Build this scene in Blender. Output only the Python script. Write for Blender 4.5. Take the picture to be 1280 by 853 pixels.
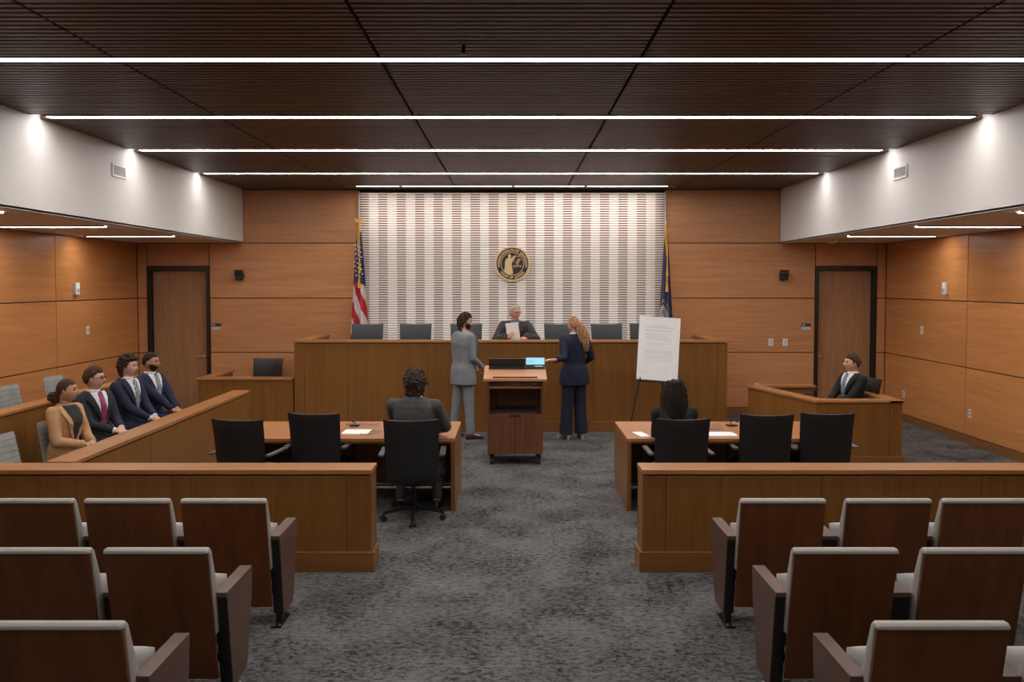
import bpy, bmesh, math, random
from mathutils import Vector, Matrix, noise
PI = math.pi
R = math.radians
random.seed(7)
scene = bpy.context.scene
for o in list(bpy.data.objects): bpy.data.objects.remove(o)
C = scene.collection

# ---------------------------------------------------------------- camera
cam_data = bpy.data.cameras.new('camera')
cam = bpy.data.objects.new('camera', cam_data); C.objects.link(cam)
cam_data.sensor_width = 36.0
cam_data.lens = 1030 / 1280 * 36.0
cam_data.shift_y = -30.5 / 1280
cam_data.clip_start = .05
cam.location = (0, 0, 2.25)
cam.rotation_euler = (PI/2 - math.atan(41/1030), 0, 0)
scene.camera = cam
# ---------------------------------------------------------------- light and exposure
scene.view_settings.view_transform = 'Standard'
scene.view_settings.look = 'None'
scene.view_settings.gamma = 1
scene.view_settings.use_curve_mapping = False
scene.view_settings.exposure = 1.90
STRIP = 9.5            # emission of the long ceiling strips
SIDE_STRIP = 15
WASH = 14.5
NEAR_STRIP = 5.0      # the dimmed strips over the gallery
w = bpy.data.worlds.new('world'); scene.world = w; w.use_nodes = True
w.node_tree.nodes['Background'].inputs[0].default_value = (.02, .02, .022, 1)
w.node_tree.nodes['Background'].inputs[1].default_value = 0.3
LIGHTCOL = (1.0, .95, .90)

# ---------------------------------------------------------------- helpers
class MB:
    def __init__(s): s.v = []; s.f = []; s.m = []
    def add(s, vs, fs, mi=0):
        b = len(s.v); s.v += [tuple(v) for v in vs]
        s.f += [tuple(b+i for i in f) for f in fs]; s.m += [mi]*len(fs); return s
    def box(s, x0, x1, y0, y1, z0, z1, mi=0, rot=None):
        vs = [Vector((x, y, z)) for z in (z0, z1) for y in (y0, y1) for x in (x0, x1)]
        if rot is not None: vs = [rot @ v for v in vs]
        return s.add(vs, [(0,2,3,1),(4,5,7,6),(0,1,5,4),(2,6,7,3),(0,4,6,2),(1,3,7,5)], mi)
    def loft(s, rings, cap=True, mi=0, closed=True):
        n = len(rings[0]); vs = [v for r in rings for v in r]; fs = []
        for i in range(len(rings)-1):
            for j in range(n if closed else n-1):
                a = i*n+j; b = i*n+(j+1) % n
                fs.append((a, b, b+n, a+n))
        if cap:
            fs.append(tuple(range(n-1, -1, -1))); k = (len(rings)-1)*n
            fs.append(tuple(k+j for j in range(n)))
        return s.add(vs, fs, mi)
    def tube(s, pts, r, n=10, mi=0, flat=1.0):
        pts = [Vector(p) for p in pts]; rs = r if isinstance(r, (list, tuple)) else [r]*len(pts)
        rings = []; prev = None
        for i, p in enumerate(pts):
            d = (pts[min(i+1, len(pts)-1)] - pts[max(i-1, 0)]).normalized()
            if prev is None:
                a = Vector((0, 0, 1)) if abs(d.z) < .9 else Vector((1, 0, 0))
                e = d.cross(a).normalized()
            else:
                e = (prev - d*prev.dot(d)).normalized()
            prev = e; g = d.cross(e)
            rings.append([p + (e*math.cos(2*PI*k/n)*flat + g*math.sin(2*PI*k/n))*rs[i] for k in range(n)])
        return s.loft(rings, mi=mi)
    def cyl(s, p0, p1, r0, r1=None, n=20, mi=0):
        return s.tube([p0, p1], [r0, r0 if r1 is None else r1], n, mi)
    def ball(s, c, r, n=14, mi=0, mat=None):
        r = (r, r, r) if not isinstance(r, (tuple, list)) else r
        c = Vector(c); vs = []; fs = []; m = n//2+1
        vs.append(Vector((0, 0, -r[2])))
        for i in range(1, m):
            a = -PI/2 + PI*i/m
            for j in range(n):
                b = 2*PI*j/n
                vs.append(Vector((r[0]*math.cos(a)*math.cos(b), r[1]*math.cos(a)*math.sin(b), r[2]*math.sin(a))))
        vs.append(Vector((0, 0, r[2])))
        if mat is not None: vs = [mat @ v for v in vs]
        vs = [c+v for v in vs]
        for j in range(n): fs.append((0, 1+(j+1) % n, 1+j))
        for i in range(m-2):
            for j in range(n):
                a = 1+i*n+j; b = 1+i*n+(j+1) % n
                fs.append((a, b, b+n, a+n))
        t = len(vs)-1; k = 1+(m-2)*n
        for j in range(n): fs.append((k+j, k+(j+1) % n, t))
        return s.add(vs, fs, mi)
    def limb(s, pts, rs, n=14):
        for i in range(len(pts)-1): s.tube([pts[i], pts[i+1]], [rs[i], rs[i+1]], n)
        for p, r in zip(pts, rs): s.ball(p, r*.995, n)
        return s
    def prism(s, poly, axis, a0, a1, mi=0):
        def P(u, v, a): return {'x': (a, u, v), 'y': (u, a, v), 'z': (u, v, a)}[axis]
        return s.loft([[P(u, v, a0) for u, v in poly], [P(u, v, a1) for u, v in poly]], mi=mi)
    def lathe(s, prof, c=(0, 0, 0), n=20, mi=0):
        return s.loft([[(c[0]+r*math.cos(2*PI*k/n), c[1]+r*math.sin(2*PI*k/n), c[2]+z) for k in range(n)] for r, z in prof], mi=mi)
    def shift(s, d): s.v = [(v[0]-d[0], v[1]-d[1], v[2]-d[2]) for v in s.v]; return s

def link(name, me, parent=None):
    o = bpy.data.objects.new(name, me); C.objects.link(o)
    if parent is not None: o.parent = parent
    return o
def obj(name, mb, mat, parent=None, bevel=0, smooth=False, seg=2, world=False):
    if world and parent is not None:
        d = Vector(parent.location)
        if parent.parent is not None: d = d + Vector(parent.parent.location)
        mb.shift(d)
    me = bpy.data.meshes.new(name); me.from_pydata(mb.v, [], mb.f)
    mats = mat if isinstance(mat, (list, tuple)) else [mat]
    for m in mats: me.materials.append(m)
    if len(mats) > 1: me.polygons.foreach_set('material_index', mb.m)
    bm = bmesh.new(); bm.from_mesh(me)
    bmesh.ops.recalc_face_normals(bm, faces=bm.faces)
    if bevel:
        es = [e for e in bm.edges if len(e.link_faces) == 2 and e.calc_face_angle(0) > .6]
        bmesh.ops.bevel(bm, geom=es, offset=bevel, segments=seg, profile=.6, affect='EDGES', clamp_overlap=True)
    bm.to_mesh(me); bm.free()
    if smooth:
        me.polygons.foreach_set('use_smooth', [True]*len(me.polygons))
        try: me.set_sharp_from_angle(angle=R(smooth if smooth > 1 else 50))
        except Exception: pass
    return link(name, me, parent)
def thing(name, label, cat, loc=(0, 0, 0), rotz=0, group=None):
    o = bpy.data.objects.new(name, None); C.objects.link(o); o.empty_display_size = .1
    o.location = loc; o.rotation_euler = (0, 0, rotz); return tag(o, label, cat, group)
def tag(o, label, cat, group=None):
    o['label'] = label; o['category'] = cat
    if group: o['group'] = group
    return o
def struct(o): o['kind'] = 'structure'; return o
def dup(root, loc, rotz, label, group=None):
    def rec(o, par):
        c = o.copy(); C.objects.link(c); c.parent = par
        for ch in [q for q in KIDS.get(o.name, [])]: rec(ch, c)
        return c
    KIDS = {}
    for q in bpy.data.objects:
        if q.parent is not None: KIDS.setdefault(q.parent.name, []).append(q)
    r = rec(root, None); r.location = loc; r.rotation_euler = (0, 0, rotz); r['label'] = label
    if group: r['group'] = group
    return r

# ---------------------------------------------------------------- materials
def nt(name):
    m = bpy.data.materials.new(name); m.use_nodes = True; t = m.node_tree
    return m, t, t.nodes['Principled BSDF']
def plain(name, col, rough=.5, metal=0, spec=.5, emit=None, es=0, sheen=0):
    m, t, b = nt(name)
    b.inputs['Base Color'].default_value = (*col, 1); b.inputs['Roughness'].default_value = rough
    b.inputs['Metallic'].default_value = metal; b.inputs['Specular IOR Level'].default_value = spec
    if sheen: b.inputs['Sheen Weight'].default_value = sheen
    if emit: b.inputs['Emission Color'].default_value = (*emit, 1); b.inputs['Emission Strength'].default_value = es
    return m
def coords(t, scale, rnd=True):
    tc = t.nodes.new('ShaderNodeTexCoord'); mp = t.nodes.new('ShaderNodeMapping')
    src = tc.outputs['Object']
    if rnd:
        oi = t.nodes.new('ShaderNodeObjectInfo'); ml = t.nodes.new('ShaderNodeMath'); ml.operation = 'MULTIPLY'; ml.inputs[1].default_value = 37
        ad = t.nodes.new('ShaderNodeVectorMath'); ad.operation = 'ADD'
        t.links.new(oi.outputs['Random'], ml.inputs[0]); t.links.new(src, ad.inputs[0]); t.links.new(ml.outputs[0], ad.inputs[1]); src = ad.outputs[0]
    t.links.new(src, mp.inputs['Vector']); mp.inputs['Scale'].default_value = scale
    return mp.outputs[0]
def noisen(t, vec, scale, detail=6, dist=0, rough=.55):
    n = t.nodes.new('ShaderNodeTexNoise'); n.inputs['Scale'].default_value = scale; n.inputs['Detail'].default_value = detail
    n.inputs['Distortion'].default_value = dist; n.inputs['Roughness'].default_value = rough
    t.links.new(vec, n.inputs['Vector']); return n.outputs['Fac']
def ramp(t, fac, stops):
    r = t.nodes.new('ShaderNodeValToRGB'); e = r.color_ramp.elements
    while len(e) < len(stops): e.new(.5)
    for i, (p, c) in enumerate(stops): e[i].position = p; e[i].color = (*c, 1)
    t.links.new(fac, r.inputs[0]); return r.outputs[0]
def mixc(t, a, b, fac, mode='MULTIPLY'):
    m = t.nodes.new('ShaderNodeMix'); m.data_type = 'RGBA'; m.blend_type = mode
    if isinstance(fac, float): m.inputs[0].default_value = fac
    else: t.links.new(fac, m.inputs[0])
    for s, i in ((a, 6), (b, 7)):
        if isinstance(s, tuple): m.inputs[i].default_value = (*s, 1)
        else: t.links.new(s, m.inputs[i])
    return m.outputs[2]
def bump(t, b, fac, strength, dist=.01):
    n = t.nodes.new('ShaderNodeBump'); n.inputs['Strength'].default_value = strength; n.inputs['Distance'].default_value = dist
    t.links.new(fac, n.inputs['Height']); t.links.new(n.outputs[0], b.inputs['Normal'])
def wood(name, cA, cB, grain='x', rough=.35, var=.14, spec=.45, k=1.0):
    m, t, b = nt(name)
    sc = {'x': (.35, 5, 5), 'y': (5, .35, 5), 'z': (5, 5, .35)}[grain]
    sc2 = {'x': (1.5, 60, 60), 'y': (60, 1.5, 60), 'z': (60, 60, 1.5)}[grain]
    v1 = coords(t, tuple(q*k for q in sc)); f1 = noisen(t, v1, 1.6, 7, 1.4)
    c = ramp(t, f1, [(.28, cA), (.72, cB)])
    v2 = coords(t, sc2); f2 = noisen(t, v2, 1.5, 4)
    g = ramp(t, f2, [(.3, (.80, .78, .76)), (.65, (1, 1, 1))])
    c = mixc(t, c, g, .65)
    oi = t.nodes.new('ShaderNodeObjectInfo')
    rr = ramp(t, oi.outputs['Random'], [(0, (1-var,)*3), (1, (1, 1, 1))])
    c = mixc(t, c, rr, 1.0)
    t.links.new(c, b.inputs['Base Color']); b.inputs['Roughness'].default_value = rough; b.inputs['Specular IOR Level'].default_value = spec
    bump(t, b, f2, .06, .002)
    return m
def cloth(name, col, rough=.85, weave=900, var=.25, sheen=.3):
    m, t, b = nt(name)
    v = coords(t, (1, 1, 1), False); f = noisen(t, v, weave, 2)
    f2 = noisen(t, v, 9, 3)
    c = mixc(t, col, ramp(t, f, [(.35, (1-var,)*3), (.65, (1+var*.6,)*3)]), 1.0)
    c = mixc(t, c, ramp(t, f2, [(.3, (.88,)*3), (.7, (1.08,)*3)]), 1.0)
    t.links.new(c, b.inputs['Base Color']); b.inputs['Roughness'].default_value = rough
    b.inputs['Sheen Weight'].default_value = sheen; b.inputs['Sheen Roughness'].default_value = .5
    bump(t, b, f2, .25, .01)
    return m
M = {}
M['panel'] = wood('maple_wall_panel', (.66, .325, .150), (.53, .235, .098), 'x', .36, .16)
M['panel_side'] = wood('maple_side_panel', (.70, .315, .115), (.56, .225, .070), 'y', .36, .16)
M['case'] = wood('cherry_casework', (.285, .125, .029), (.21, .085, .018), 'z', .33, .06)
M['case_cap'] = wood('cherry_cap', (.46, .21, .075), (.36, .15, .048), 'x', .32, .06)
M['case_cap_y'] = wood('cherry_cap_long', (.46, .21, .075), (.36, .15, .048), 'y', .32, .06)
M['base'] = wood('cherry_base', (.29, .13, .042), (.22, .09, .027), 'x', .35, .05)
M['table'] = wood('maple_table_top', (.50, .225, .095), (.40, .17, .065), 'x', .33, .06)
M['seatwood'] = wood('dark_walnut_back', (.20, .066, .019), (.11, .033, .010), 'z', .38, .25, k=.8)
M['arm'] = wood('arm_laminate', (.15, .083, .063), (.105, .055, .041), 'y', .42, .1)
M['lectern'] = wood('walnut_lectern', (.23, .090, .038), (.11, .040, .018), 'z', .36, .15, k=1.6)
M['lectern_top'] = wood('lectern_top', (.62, .31, .17), (.5, .24, .12), 'x', .35, .05)
M['door'] = wood('oak_door', (.46, .245, .125), (.34, .165, .08), 'z', .4, .06, k=2.0)
M['frame'] = plain('black_frame', (.012, .010, .009), .4)
M['gap'] = plain('shadow_gap', (.012, .008, .006), .8)
M['black'] = plain('black_plastic', (.012, .012, .013), .45)
M['leather'] = plain('black_leather', (.014, .014, .016), .42)
M['benchleather'] = plain('charcoal_leather', (.03, .033, .038), .45)
M['blackmetal'] = plain('black_metal', (.02, .02, .022), .35, .6)
M['armgrey'] = plain('grey_arm_pad', (.13, .13, .135), .35, .3)
M['chrome'] = plain('brushed_steel', (.6, .58, .55), .28, 1)
M['white'] = plain('white_plastic', (.75, .74, .72), .4)
M['paper'] = plain('paper', (.93, .93, .95), .6)
M['ink'] = plain('grey_print', (.66, .66, .68), .7)
M['gold'] = plain('gold_metal', (.75, .50, .18), .3, .9)
M['goldmatte'] = plain('seal_gold', (.70, .52, .30), .45, .2)
M['sealdark'] = plain('seal_dark', (.028, .020, .014), .5)
M['paint'] = plain('white_wall_paint', (.68, .665, .65), .55)
M['soffit'] = plain('soffit_paint', (.62, .52, .46), .6)
M['slat'] = wood('walnut_ceiling_slat', (.12, .070, .050), (.07, .042, .031), 'x', .45, .05)
M['emit'] = plain('strip_glow', (.9, .9, .9), .5, emit=LIGHTCOL, es=STRIP)
M['emit_side'] = plain('side_strip_glow', (.9, .9, .9), .5, emit=LIGHTCOL, es=SIDE_STRIP)
M['emit_wash'] = plain('wall_wash_glow', (.9, .9, .9), .5, emit=(1, .90, .80), es=WASH)
M['emit_wash_dim'] = plain('dim_wash_glow', (.9, .9, .9), .5, emit=(1, .90, .80), es=WASH*.8)
M['emit_near'] = plain('dim_strip_glow', (.9, .9, .9), .5, emit=LIGHTCOL, es=NEAR_STRIP)
M['jury'] = cloth('grey_jury_fabric', (.30, .30, .29), .9, 300, .15, .1)
M['vinyl'] = plain('light_grey_vinyl', (.42, .40, .375), .5)
def relief_mat(name, col, rough, metal):
    m, t, b = nt(name)
    b.inputs['Base Color'].default_value = (*col, 1); b.inputs['Roughness'].default_value = rough; b.inputs['Metallic'].default_value = metal
    return m
M['relief'] = relief_mat('pearl_metal_tile', (.86, .80, .76), .42, .30)
M['relief_b'] = relief_mat('bronze_metal_tile', (.76, .66, .60), .40, .30)
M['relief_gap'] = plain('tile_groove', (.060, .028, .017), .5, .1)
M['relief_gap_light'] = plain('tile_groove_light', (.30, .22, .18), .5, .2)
def carpet():
    m, t, b = nt('mottled_carpet')
    v = coords(t, (1, 1, 1), False)
    big = noisen(t, coords(t, (1.0, 1.4, 1), False), 1.1, 3, .4)
    mid = noisen(t, coords(t, (1.0, 1.6, 1), False), 20, 9, .1, .82)
    gate = noisen(t, coords(t, (1.0, 1.0, 1), False), 2.2, 4, .5)
    fine = noisen(t, v, 230, 3)
    br = t.nodes.new('ShaderNodeTexBrick'); br.offset = .5; br.inputs['Scale'].default_value = 1
    br.inputs['Brick Width'].default_value = .5; br.inputs['Row Height'].default_value = .5; br.inputs['Mortar Size'].default_value = .0
    br.inputs['Color1'].default_value = (.82, .82, .82, 1); br.inputs['Color2'].default_value = (1.15, 1.15, 1.15, 1); br.inputs['Mortar'].default_value = (1, 1, 1, 1)
    t.links.new(v, br.inputs['Vector'])
    s = t.nodes.new('ShaderNodeMath'); s.operation = 'MULTIPLY_ADD'; s.inputs[1].default_value = .30; t.links.new(gate, s.inputs[0]); t.links.new(mid, s.inputs[2])
    c = ramp(t, s.outputs[0], [(.55, (.016, .016, .018)), (.605, (.070, .070, .072)), (.655, (.128, .125, .125)), (.78, (.190, .185, .183))])
    c = mixc(t, c, br.outputs['Color'], .6)
    c = mixc(t, c, ramp(t, big, [(.3, (.82,)*3), (.7, (1.12,)*3)]), .8)
    c = mixc(t, c, ramp(t, fine, [(.35, (.62,)*3), (.65, (1.3,)*3)]), .9)
    t.links.new(c, b.inputs['Base Color']); b.inputs['Roughness'].default_value = .95; b.inputs['Specular IOR Level'].default_value = .15
    bump(t, b, fine, .6, .006)
    return m
M['carpet'] = carpet()

# ---------------------------------------------------------------- room shell
YB = 14.151; XL, XR = -6.43, 6.42; YF = -3.2; ZC = 3.861; ZS = 2.948; SL, SR = -4.60, 4.59
struct(obj('floor', MB().box(XL-.2, XR+.2, YF-.2, YB+.4, -.1, 0), M['carpet']))
# ceiling: dark deck and walnut slats in bays, gaps at the strips
strips = [12.107, 10.016, 8.035, 6.0, 3.96, 1.92, -.12]
ceil = struct(obj('ceiling', MB().box(SL-.1, SR+.1, YF-.2, YB+.4, ZC+.09, ZC+.15), M['gap']))
bays = [SL, -2.835, -.945, .92, 2.80, SR]
for i in range(5):
    mb = MB(); x0, x1 = bays[i]+.012, bays[i+1]-.012; y = YF+.02
    while y < YB-.06:
        if all(abs(y+.028-s) > .085 for s in strips) and not (abs(y+.028-13.687) < .07 and -2.7 < (x0+x1)/2 < 2.7):
            mb.box(x0, x1, y, y+.052, ZC, ZC+.06)
        y += .08
    struct(obj('slat_panel', mb, M['slat'], ceil))
struct(obj('slat_rail', MB().box(SL, SR, YB-.05, YB, ZC-.015, ZC+.09), M['slat'], ceil))
# soffits left and right
for side, x0, x1 in (('left', XL-.2, SL), ('right', SR, XR+.2)):
    so = struct(obj('ceiling_soffit_'+side, MB().box(x0, x1, YF, YB, ZS, ZS+.02), M['soffit']))
    xx = SL if side == 'left' else SR
    struct(obj('soffit_face', MB().box(min(xx, xx-.03*(1 if side == 'left' else -1)), max(xx, xx-.03*(1 if side == 'left' else -1)), YF, YB, ZS-.004, ZC+.15), M['paint'], so))
def wall_panels(mb_list, parent, mat):
    for mb in mb_list: struct(obj('wood_panel', mb, mat, parent, bevel=.003, seg=1))
rows = [(.115, 1.066), (1.066, 2.003), (2.003, ZS)]
g = .007
def hole_box(y0, y1):
    mb = MB()
    mb.box(XL-.2, -6.20, y0, y1, 0, 4.0); mb.box(-5.24, 5.24, y0, y1, 0, 4.0); mb.box(6.20, XR+.2, y0, y1, 0, 4.0)
    mb.box(-6.20, -5.24, y0, y1, 2.50, 4.0); mb.box(5.24, 6.20, y0, y1, 2.50, 4.0)
    return mb
wf = struct(obj('wall_far', hole_box(YB+.02, YB+.3), M['gap']))
pl = []
def bp(x0, x1, z0, z1): pl.append(MB().box(x0+g, x1-g, YB, YB+.022, z0+g, z1-g))
for z0, z1 in rows:
    bp(-5.19, -2.55, z0, z1); bp(2.56, 5.205, z0, z1)
for s in (-1, 1):
    for z0, z1 in rows: 
        if s < 0: bp(XL, -6.262, z0, min(z1, ZS))
        else: bp(6.262, XR, z0, min(z1, ZS))
bp(-6.262, -5.19, 2.552, ZS); bp(5.205, 6.262, 2.552, ZS)
bp(SL, -2.60, ZS, ZC); bp(2.617, SR, ZS, ZC)
wall_panels(pl, wf, M['panel'])
struct(obj('baseboard_far', MB().box(-5.19, 5.2, YB-.015, YB+.01, 0, .115), M['base'], wf))
ycuts = [YB, 11.62, 9.1, 6.58, 4.06, 1.54, -.98, YF]
for side, x, d in (('left', XL, -1), ('right', XR, 1)):
    wl = struct(obj('wall_'+side, MB().box(min(x+d*.02, x+d*.2), max(x+d*.02, x+d*.2), YF-.2, YB+.2, 0, 4.0), M['gap']))
    pl = []
    for a, b in zip(ycuts[1:], ycuts[:-1]):
        for z0, z1 in rows:
            pl.append(MB().box(min(x, x+d*.022), max(x, x+d*.022), a+g, b-g, z0+g, z1-g-.0))
    wall_panels(pl, wl, M['panel_side'])
    struct(obj('baseboard_'+side, MB().box(min(x, x-d*.015), max(x, x-d*.015), YF, YB, 0, .115), M['base']))
wn = struct(obj('wall_near', MB().box(XL-.2, XR+.2, YF-.25, YF, 0, 4.0), M['panel']))
# doors in their deep black frames
for k, (x0, x1, hx) in enumerate(((-6.262, -5.192, -5.33), (5.205, 6.262, 5.30))):
    d = MB().box(x0+.05, x1-.05, YB+.10, YB+.145, 0.008, 2.485)
    do = struct(obj('door_%d' % (k+1), d, M['door'], bevel=.002, seg=1))
    fr = MB()
    fr.box(x0, x0+.06, YB-.012, YB+.16, 0, 2.552); fr.box(x1-.06, x1, YB-.012, YB+.16, 0, 2.552); fr.box(x0+.06, x1-.06, YB-.012, YB+.16, 2.480, 2.552)
    fo = struct(obj('door_frame', fr, M['frame'], do))
    s = -1 if k == 0 else 1
    h = MB().cyl((hx, YB+.10, .997), (hx, YB+.088, .997), .030, n=20)
    h.cyl((hx, YB+.092, .997), (hx, YB+.04, .997), .010, n=12); h.tube([(hx, YB+.045, .997), (hx+s*.03, YB+.04, .997), (hx+s*.11, YB+.045, .992)], .010)
    h.lathe([(0.001, 0), (.001, 0.001)], (hx, YB+.1, .9))
    hh = obj('door_handle', h, M['chrome'], do, smooth=True); struct(hh)

# ---------------------------------------------------------------- the sculpted metal wall behind the bench
def relief(x0, x1, z0, z1, ncol, pitch, parent):
    A = MB(); B = MB(); cw = (x1-x0)/ncol; nrow = int((z1-z0)/pitch)
    PB = [(0, .009), (.33, .009), (.38, .031), (.70, .029), (.95, .024)]
    PA = [(0, .010), (.15, .010), (.23, .031), (.55, .029), (.93, .021)]
    for c in range(ncol):
        ev = c % 2 == 0; mb = B if ev else A; xa = x0+c*cw+.0012; xb = x0+(c+1)*cw-.0012
        nx = 6; vs = []; fs = []; zs = []; mi = []
        for i in range(nrow*5):
            k = i % 5; u, dp = (PB if ev else PA)[k]; z = z0+pitch*(i//5+u); zs.append(z)
            for j in range(nx):
                q = j/(nx-1)
                if ev: y = -(dp*(.80+.20*math.sin(PI*q))); zz = z
                else:
                    tw = (q-.5)*(1 if (c//2+i//5) % 2 == 0 else -1)
                    gap = dp if k > 1 else .0185+(dp-.0185)*(1-abs(2*q-1)**2)*1.5
                    y = -(gap+.004*tw*(1 if k > 1 else 0)); zz = z+.10*pitch*tw*(1 if k in (1, 2) else -1 if k == 4 else 0)
                vs.append((xa+(xb-xa)*q, y, zz))
        tot = len(zs)
        for i in range(tot-1):
            for j in range(nx-1):
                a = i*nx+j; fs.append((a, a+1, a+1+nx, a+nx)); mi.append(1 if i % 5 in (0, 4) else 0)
        b = len(vs)
        for z in zs: vs.append((xa, .0, z))
        for z in zs: vs.append((xb, .0, z))
        for i in range(tot-1):
            fs.append((i*nx, i*nx+nx, b+i+1, b+i)); fs.append((i*nx+nx-1, b+tot+i, b+tot+i+1, i*nx+nx+nx-1))
        k0 = len(mb.m); mb.add(vs, fs); mb.m[k0:k0+len(mi)] = mi
    for n, m, mb in (('light_tile_column', [M['relief'], M['relief_gap_light']], A), ('ribbed_tile_column', [M['relief_b'], M['relief_gap']], B)):
        obj(n, mb, m, parent)
fw = thing('feature_wall', 'tall pearly wall of sculpted wave tiles in columns behind the judges bench', 'wall panel', (0, 14.11, .6))
relief(-2.595, 2.60, 0, 3.20, 33, .0405, fw)
obj('backing_board', MB().box(-2.60, 2.605, .001, .04, 0, 3.22), M['gap'], fw)
obj('edge_trim', MB().box(-2.612, -2.598, -.03, .04, 0, 3.22).box(2.603, 2.617, -.03, .04, 0, 3.22), M['relief_b'], fw)

# ---------------------------------------------------------------- light strips
def strip(x0, x1, y, z, mat, label, group, wd=.09, glow=None):
    t = thing('ceiling_light_strip', label, 'ceiling light', ((x0+x1)/2, y, z), 0, group)
    L = (x1-x0)/2
    h = MB().box(-L, L, -wd/2-.012, -wd/2, -.002, .05).box(-L, L, wd/2, wd/2+.012, -.002, .05).box(-L, L, -wd/2, wd/2, .035, .05)
    obj('housing', h, M['blackmetal'], t)
    obj('diffuser', MB().box(-L+.01, L-.01, -wd/2, wd/2, .0, .02), mat, t)
    return t
names = {6.0: 'nearest', 8.035: 'second', 10.016: 'third', 12.107: 'fourth and farthest'}
for y in strips:
    if y > 5: lab = 'full-width glowing strip in the dark slatted ceiling, %s from the camera' % names[y]; mm = M['emit']
    else: lab = 'dimmed light strip in the slatted ceiling above the spectator seats'; mm = M['emit_near']
    strip(SL+.10, SR-.12, y, ZC, mm, lab, 'long ceiling strips' if y > 5 else 'dimmed strips above the seats')
for side, x0, x1 in (('left', -6.22, -4.93), ('right', 4.90, 6.19)):
    for y, nm in ((12.05, 'farther'), (10.03, 'nearer'), (8.0, 'out of view')):
        if nm == 'out of view': strip(x0, x1, y, ZS-.012, M['emit_side'], 'short light strip under the %s soffit nearest the spectators' % side, 'soffit strips', .06)
        else: strip(x0, x1, y, ZS-.012, M['emit_side'], '%s of the short light strips under the %s soffit' % (nm, side), 'soffit strips', .06)
    for y in (5.9, 3.9, 1.9): strip(x0, x1, y, ZS-.012, M['emit_near'], 'dimmed short strip under the %s soffit beside the seats' % side, 'dimmed soffit strips', .06)
for x0, x1, q in ((-2.58, -1.86, 'left end'), (-1.82, .0, 'dimmer second'), (.04, 1.20, 'third'), (1.24, 2.58, 'right end')):
    strip(x0, x1, 13.69, ZC, M['emit_wash_dim' if q[0] == 'd' else 'emit_wash'], '%s length of the warm wall-washer strip above the sculpted wall' % q, 'wall washer strips', .05)

# ---------------------------------------------------------------- fittings on ceiling and walls
for x, s, y, lab in ((SL, 1, 9.69, 'white air grille in the left white soffit face'), (SR, -1, 9.78, 'white air grille in the right white soffit face')):
    t = thing('air_vent', lab, 'vent', (x, y, 3.49))
    fr = MB()
    for a in ((-.17, .17, 0, .022), (-.17, .17, .128, .15), (-.17, -.145, .022, .128), (.145, .17, .022, .128)): fr.box(min(0, s*.015), max(0, s*.015), a[0], a[1], a[2], a[3])
    obj('frame', fr, M['white'], t)
    obj('grille', (lambda mb: [mb.box(min(s*.003, s*.010), max(s*.003, s*.010), -.145, .145, .024+.0104*k, .030+.0104*k) for k in range(10)] and mb)(MB()), plain('vent_grey', (.42, .42, .43), .5), t)
t = thing('sprinkler_head', 'small dark sprinkler hanging from the slatted ceiling near the camera', 'sprinkler', (-.327, 5.64, ZC))
obj('stem', MB().cyl((0, 0, .02), (0, 0, -.05), .014), M['blackmetal'], t, smooth=True)
obj('deflector', MB().lathe([(.005, -.052), (.028, -.056), (.028, -.06), (.004, -.062)]), M['blackmetal'], t)
t = thing('smoke_detector', 'round white detector under the right soffit by the far wall', 'smoke detector', (5.07, 13.1, ZS))
obj('base', MB().lathe([(.10, 0), (.10, -.015), (.08, -.02)]), M['white'], t, smooth=True)
obj('sensor_dome', MB().lathe([(.075, -.02), (.07, -.045), (.03, -.055)]), M['white'], t, smooth=True)
for x, s, lab in ((-4.658, 1, 'black swivel camera on the far wall right of the left door'), (4.644, -1, 'black swivel camera on the far wall left of the right door')):
    t = thing('security_camera', lab, 'camera', (x, YB, 2.33))
    obj('wall_mount', MB().box(-.05, .05, -.05, 0, -.02, .01).box(-.03, .03, -.13, -.03, -.02, -.005), M['black'], t, bevel=.004)
    obj('camera_base', MB().lathe([(.06, -.005), (.065, .02), (.05, .05)], (0, -.09, 0)), M['black'], t, smooth=True)
    b = MB().box(-.06, .06, -.155, -.03, .05, .16); obj('camera_head', b, M['black'], t, bevel=.018, seg=3)
    obj('lens', MB().cyl((s*.005, -.15, .10), (s*.01, -.18, .095), .034, n=20).cyl((s*.01, -.17, .095), (s*.01, -.188, .094), .02, n=16), plain('lens_glass', (.03, .03, .05), .08), t, smooth=True)
    obj('side_bracket', MB().box(s*.055-.02, s*.055+.03, -.13, -.05, .02, .10), M['black'], t, bevel=.008)
for x, lab in ((-5.083, 'small two-tone room sign beside the left door'), (5.055, 'small two-tone room sign beside the right door')):
    t = thing('door_sign', lab, 'sign', (x, YB, 1.46))
    obj('sign_plate', MB().box(-.08, .08, -.012, 0, .055, .11), plain('sign_dark', (.05, .035, .035), .5), t)
    obj('name_insert', MB().box(-.08, .08, -.010, 0, 0, .055), plain('sign_light', (.50, .50, .52), .4), t)
    obj('number', MB().box(-.065, -.02, -.0135, -.011, .078, .092), M['white'], t)
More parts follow.
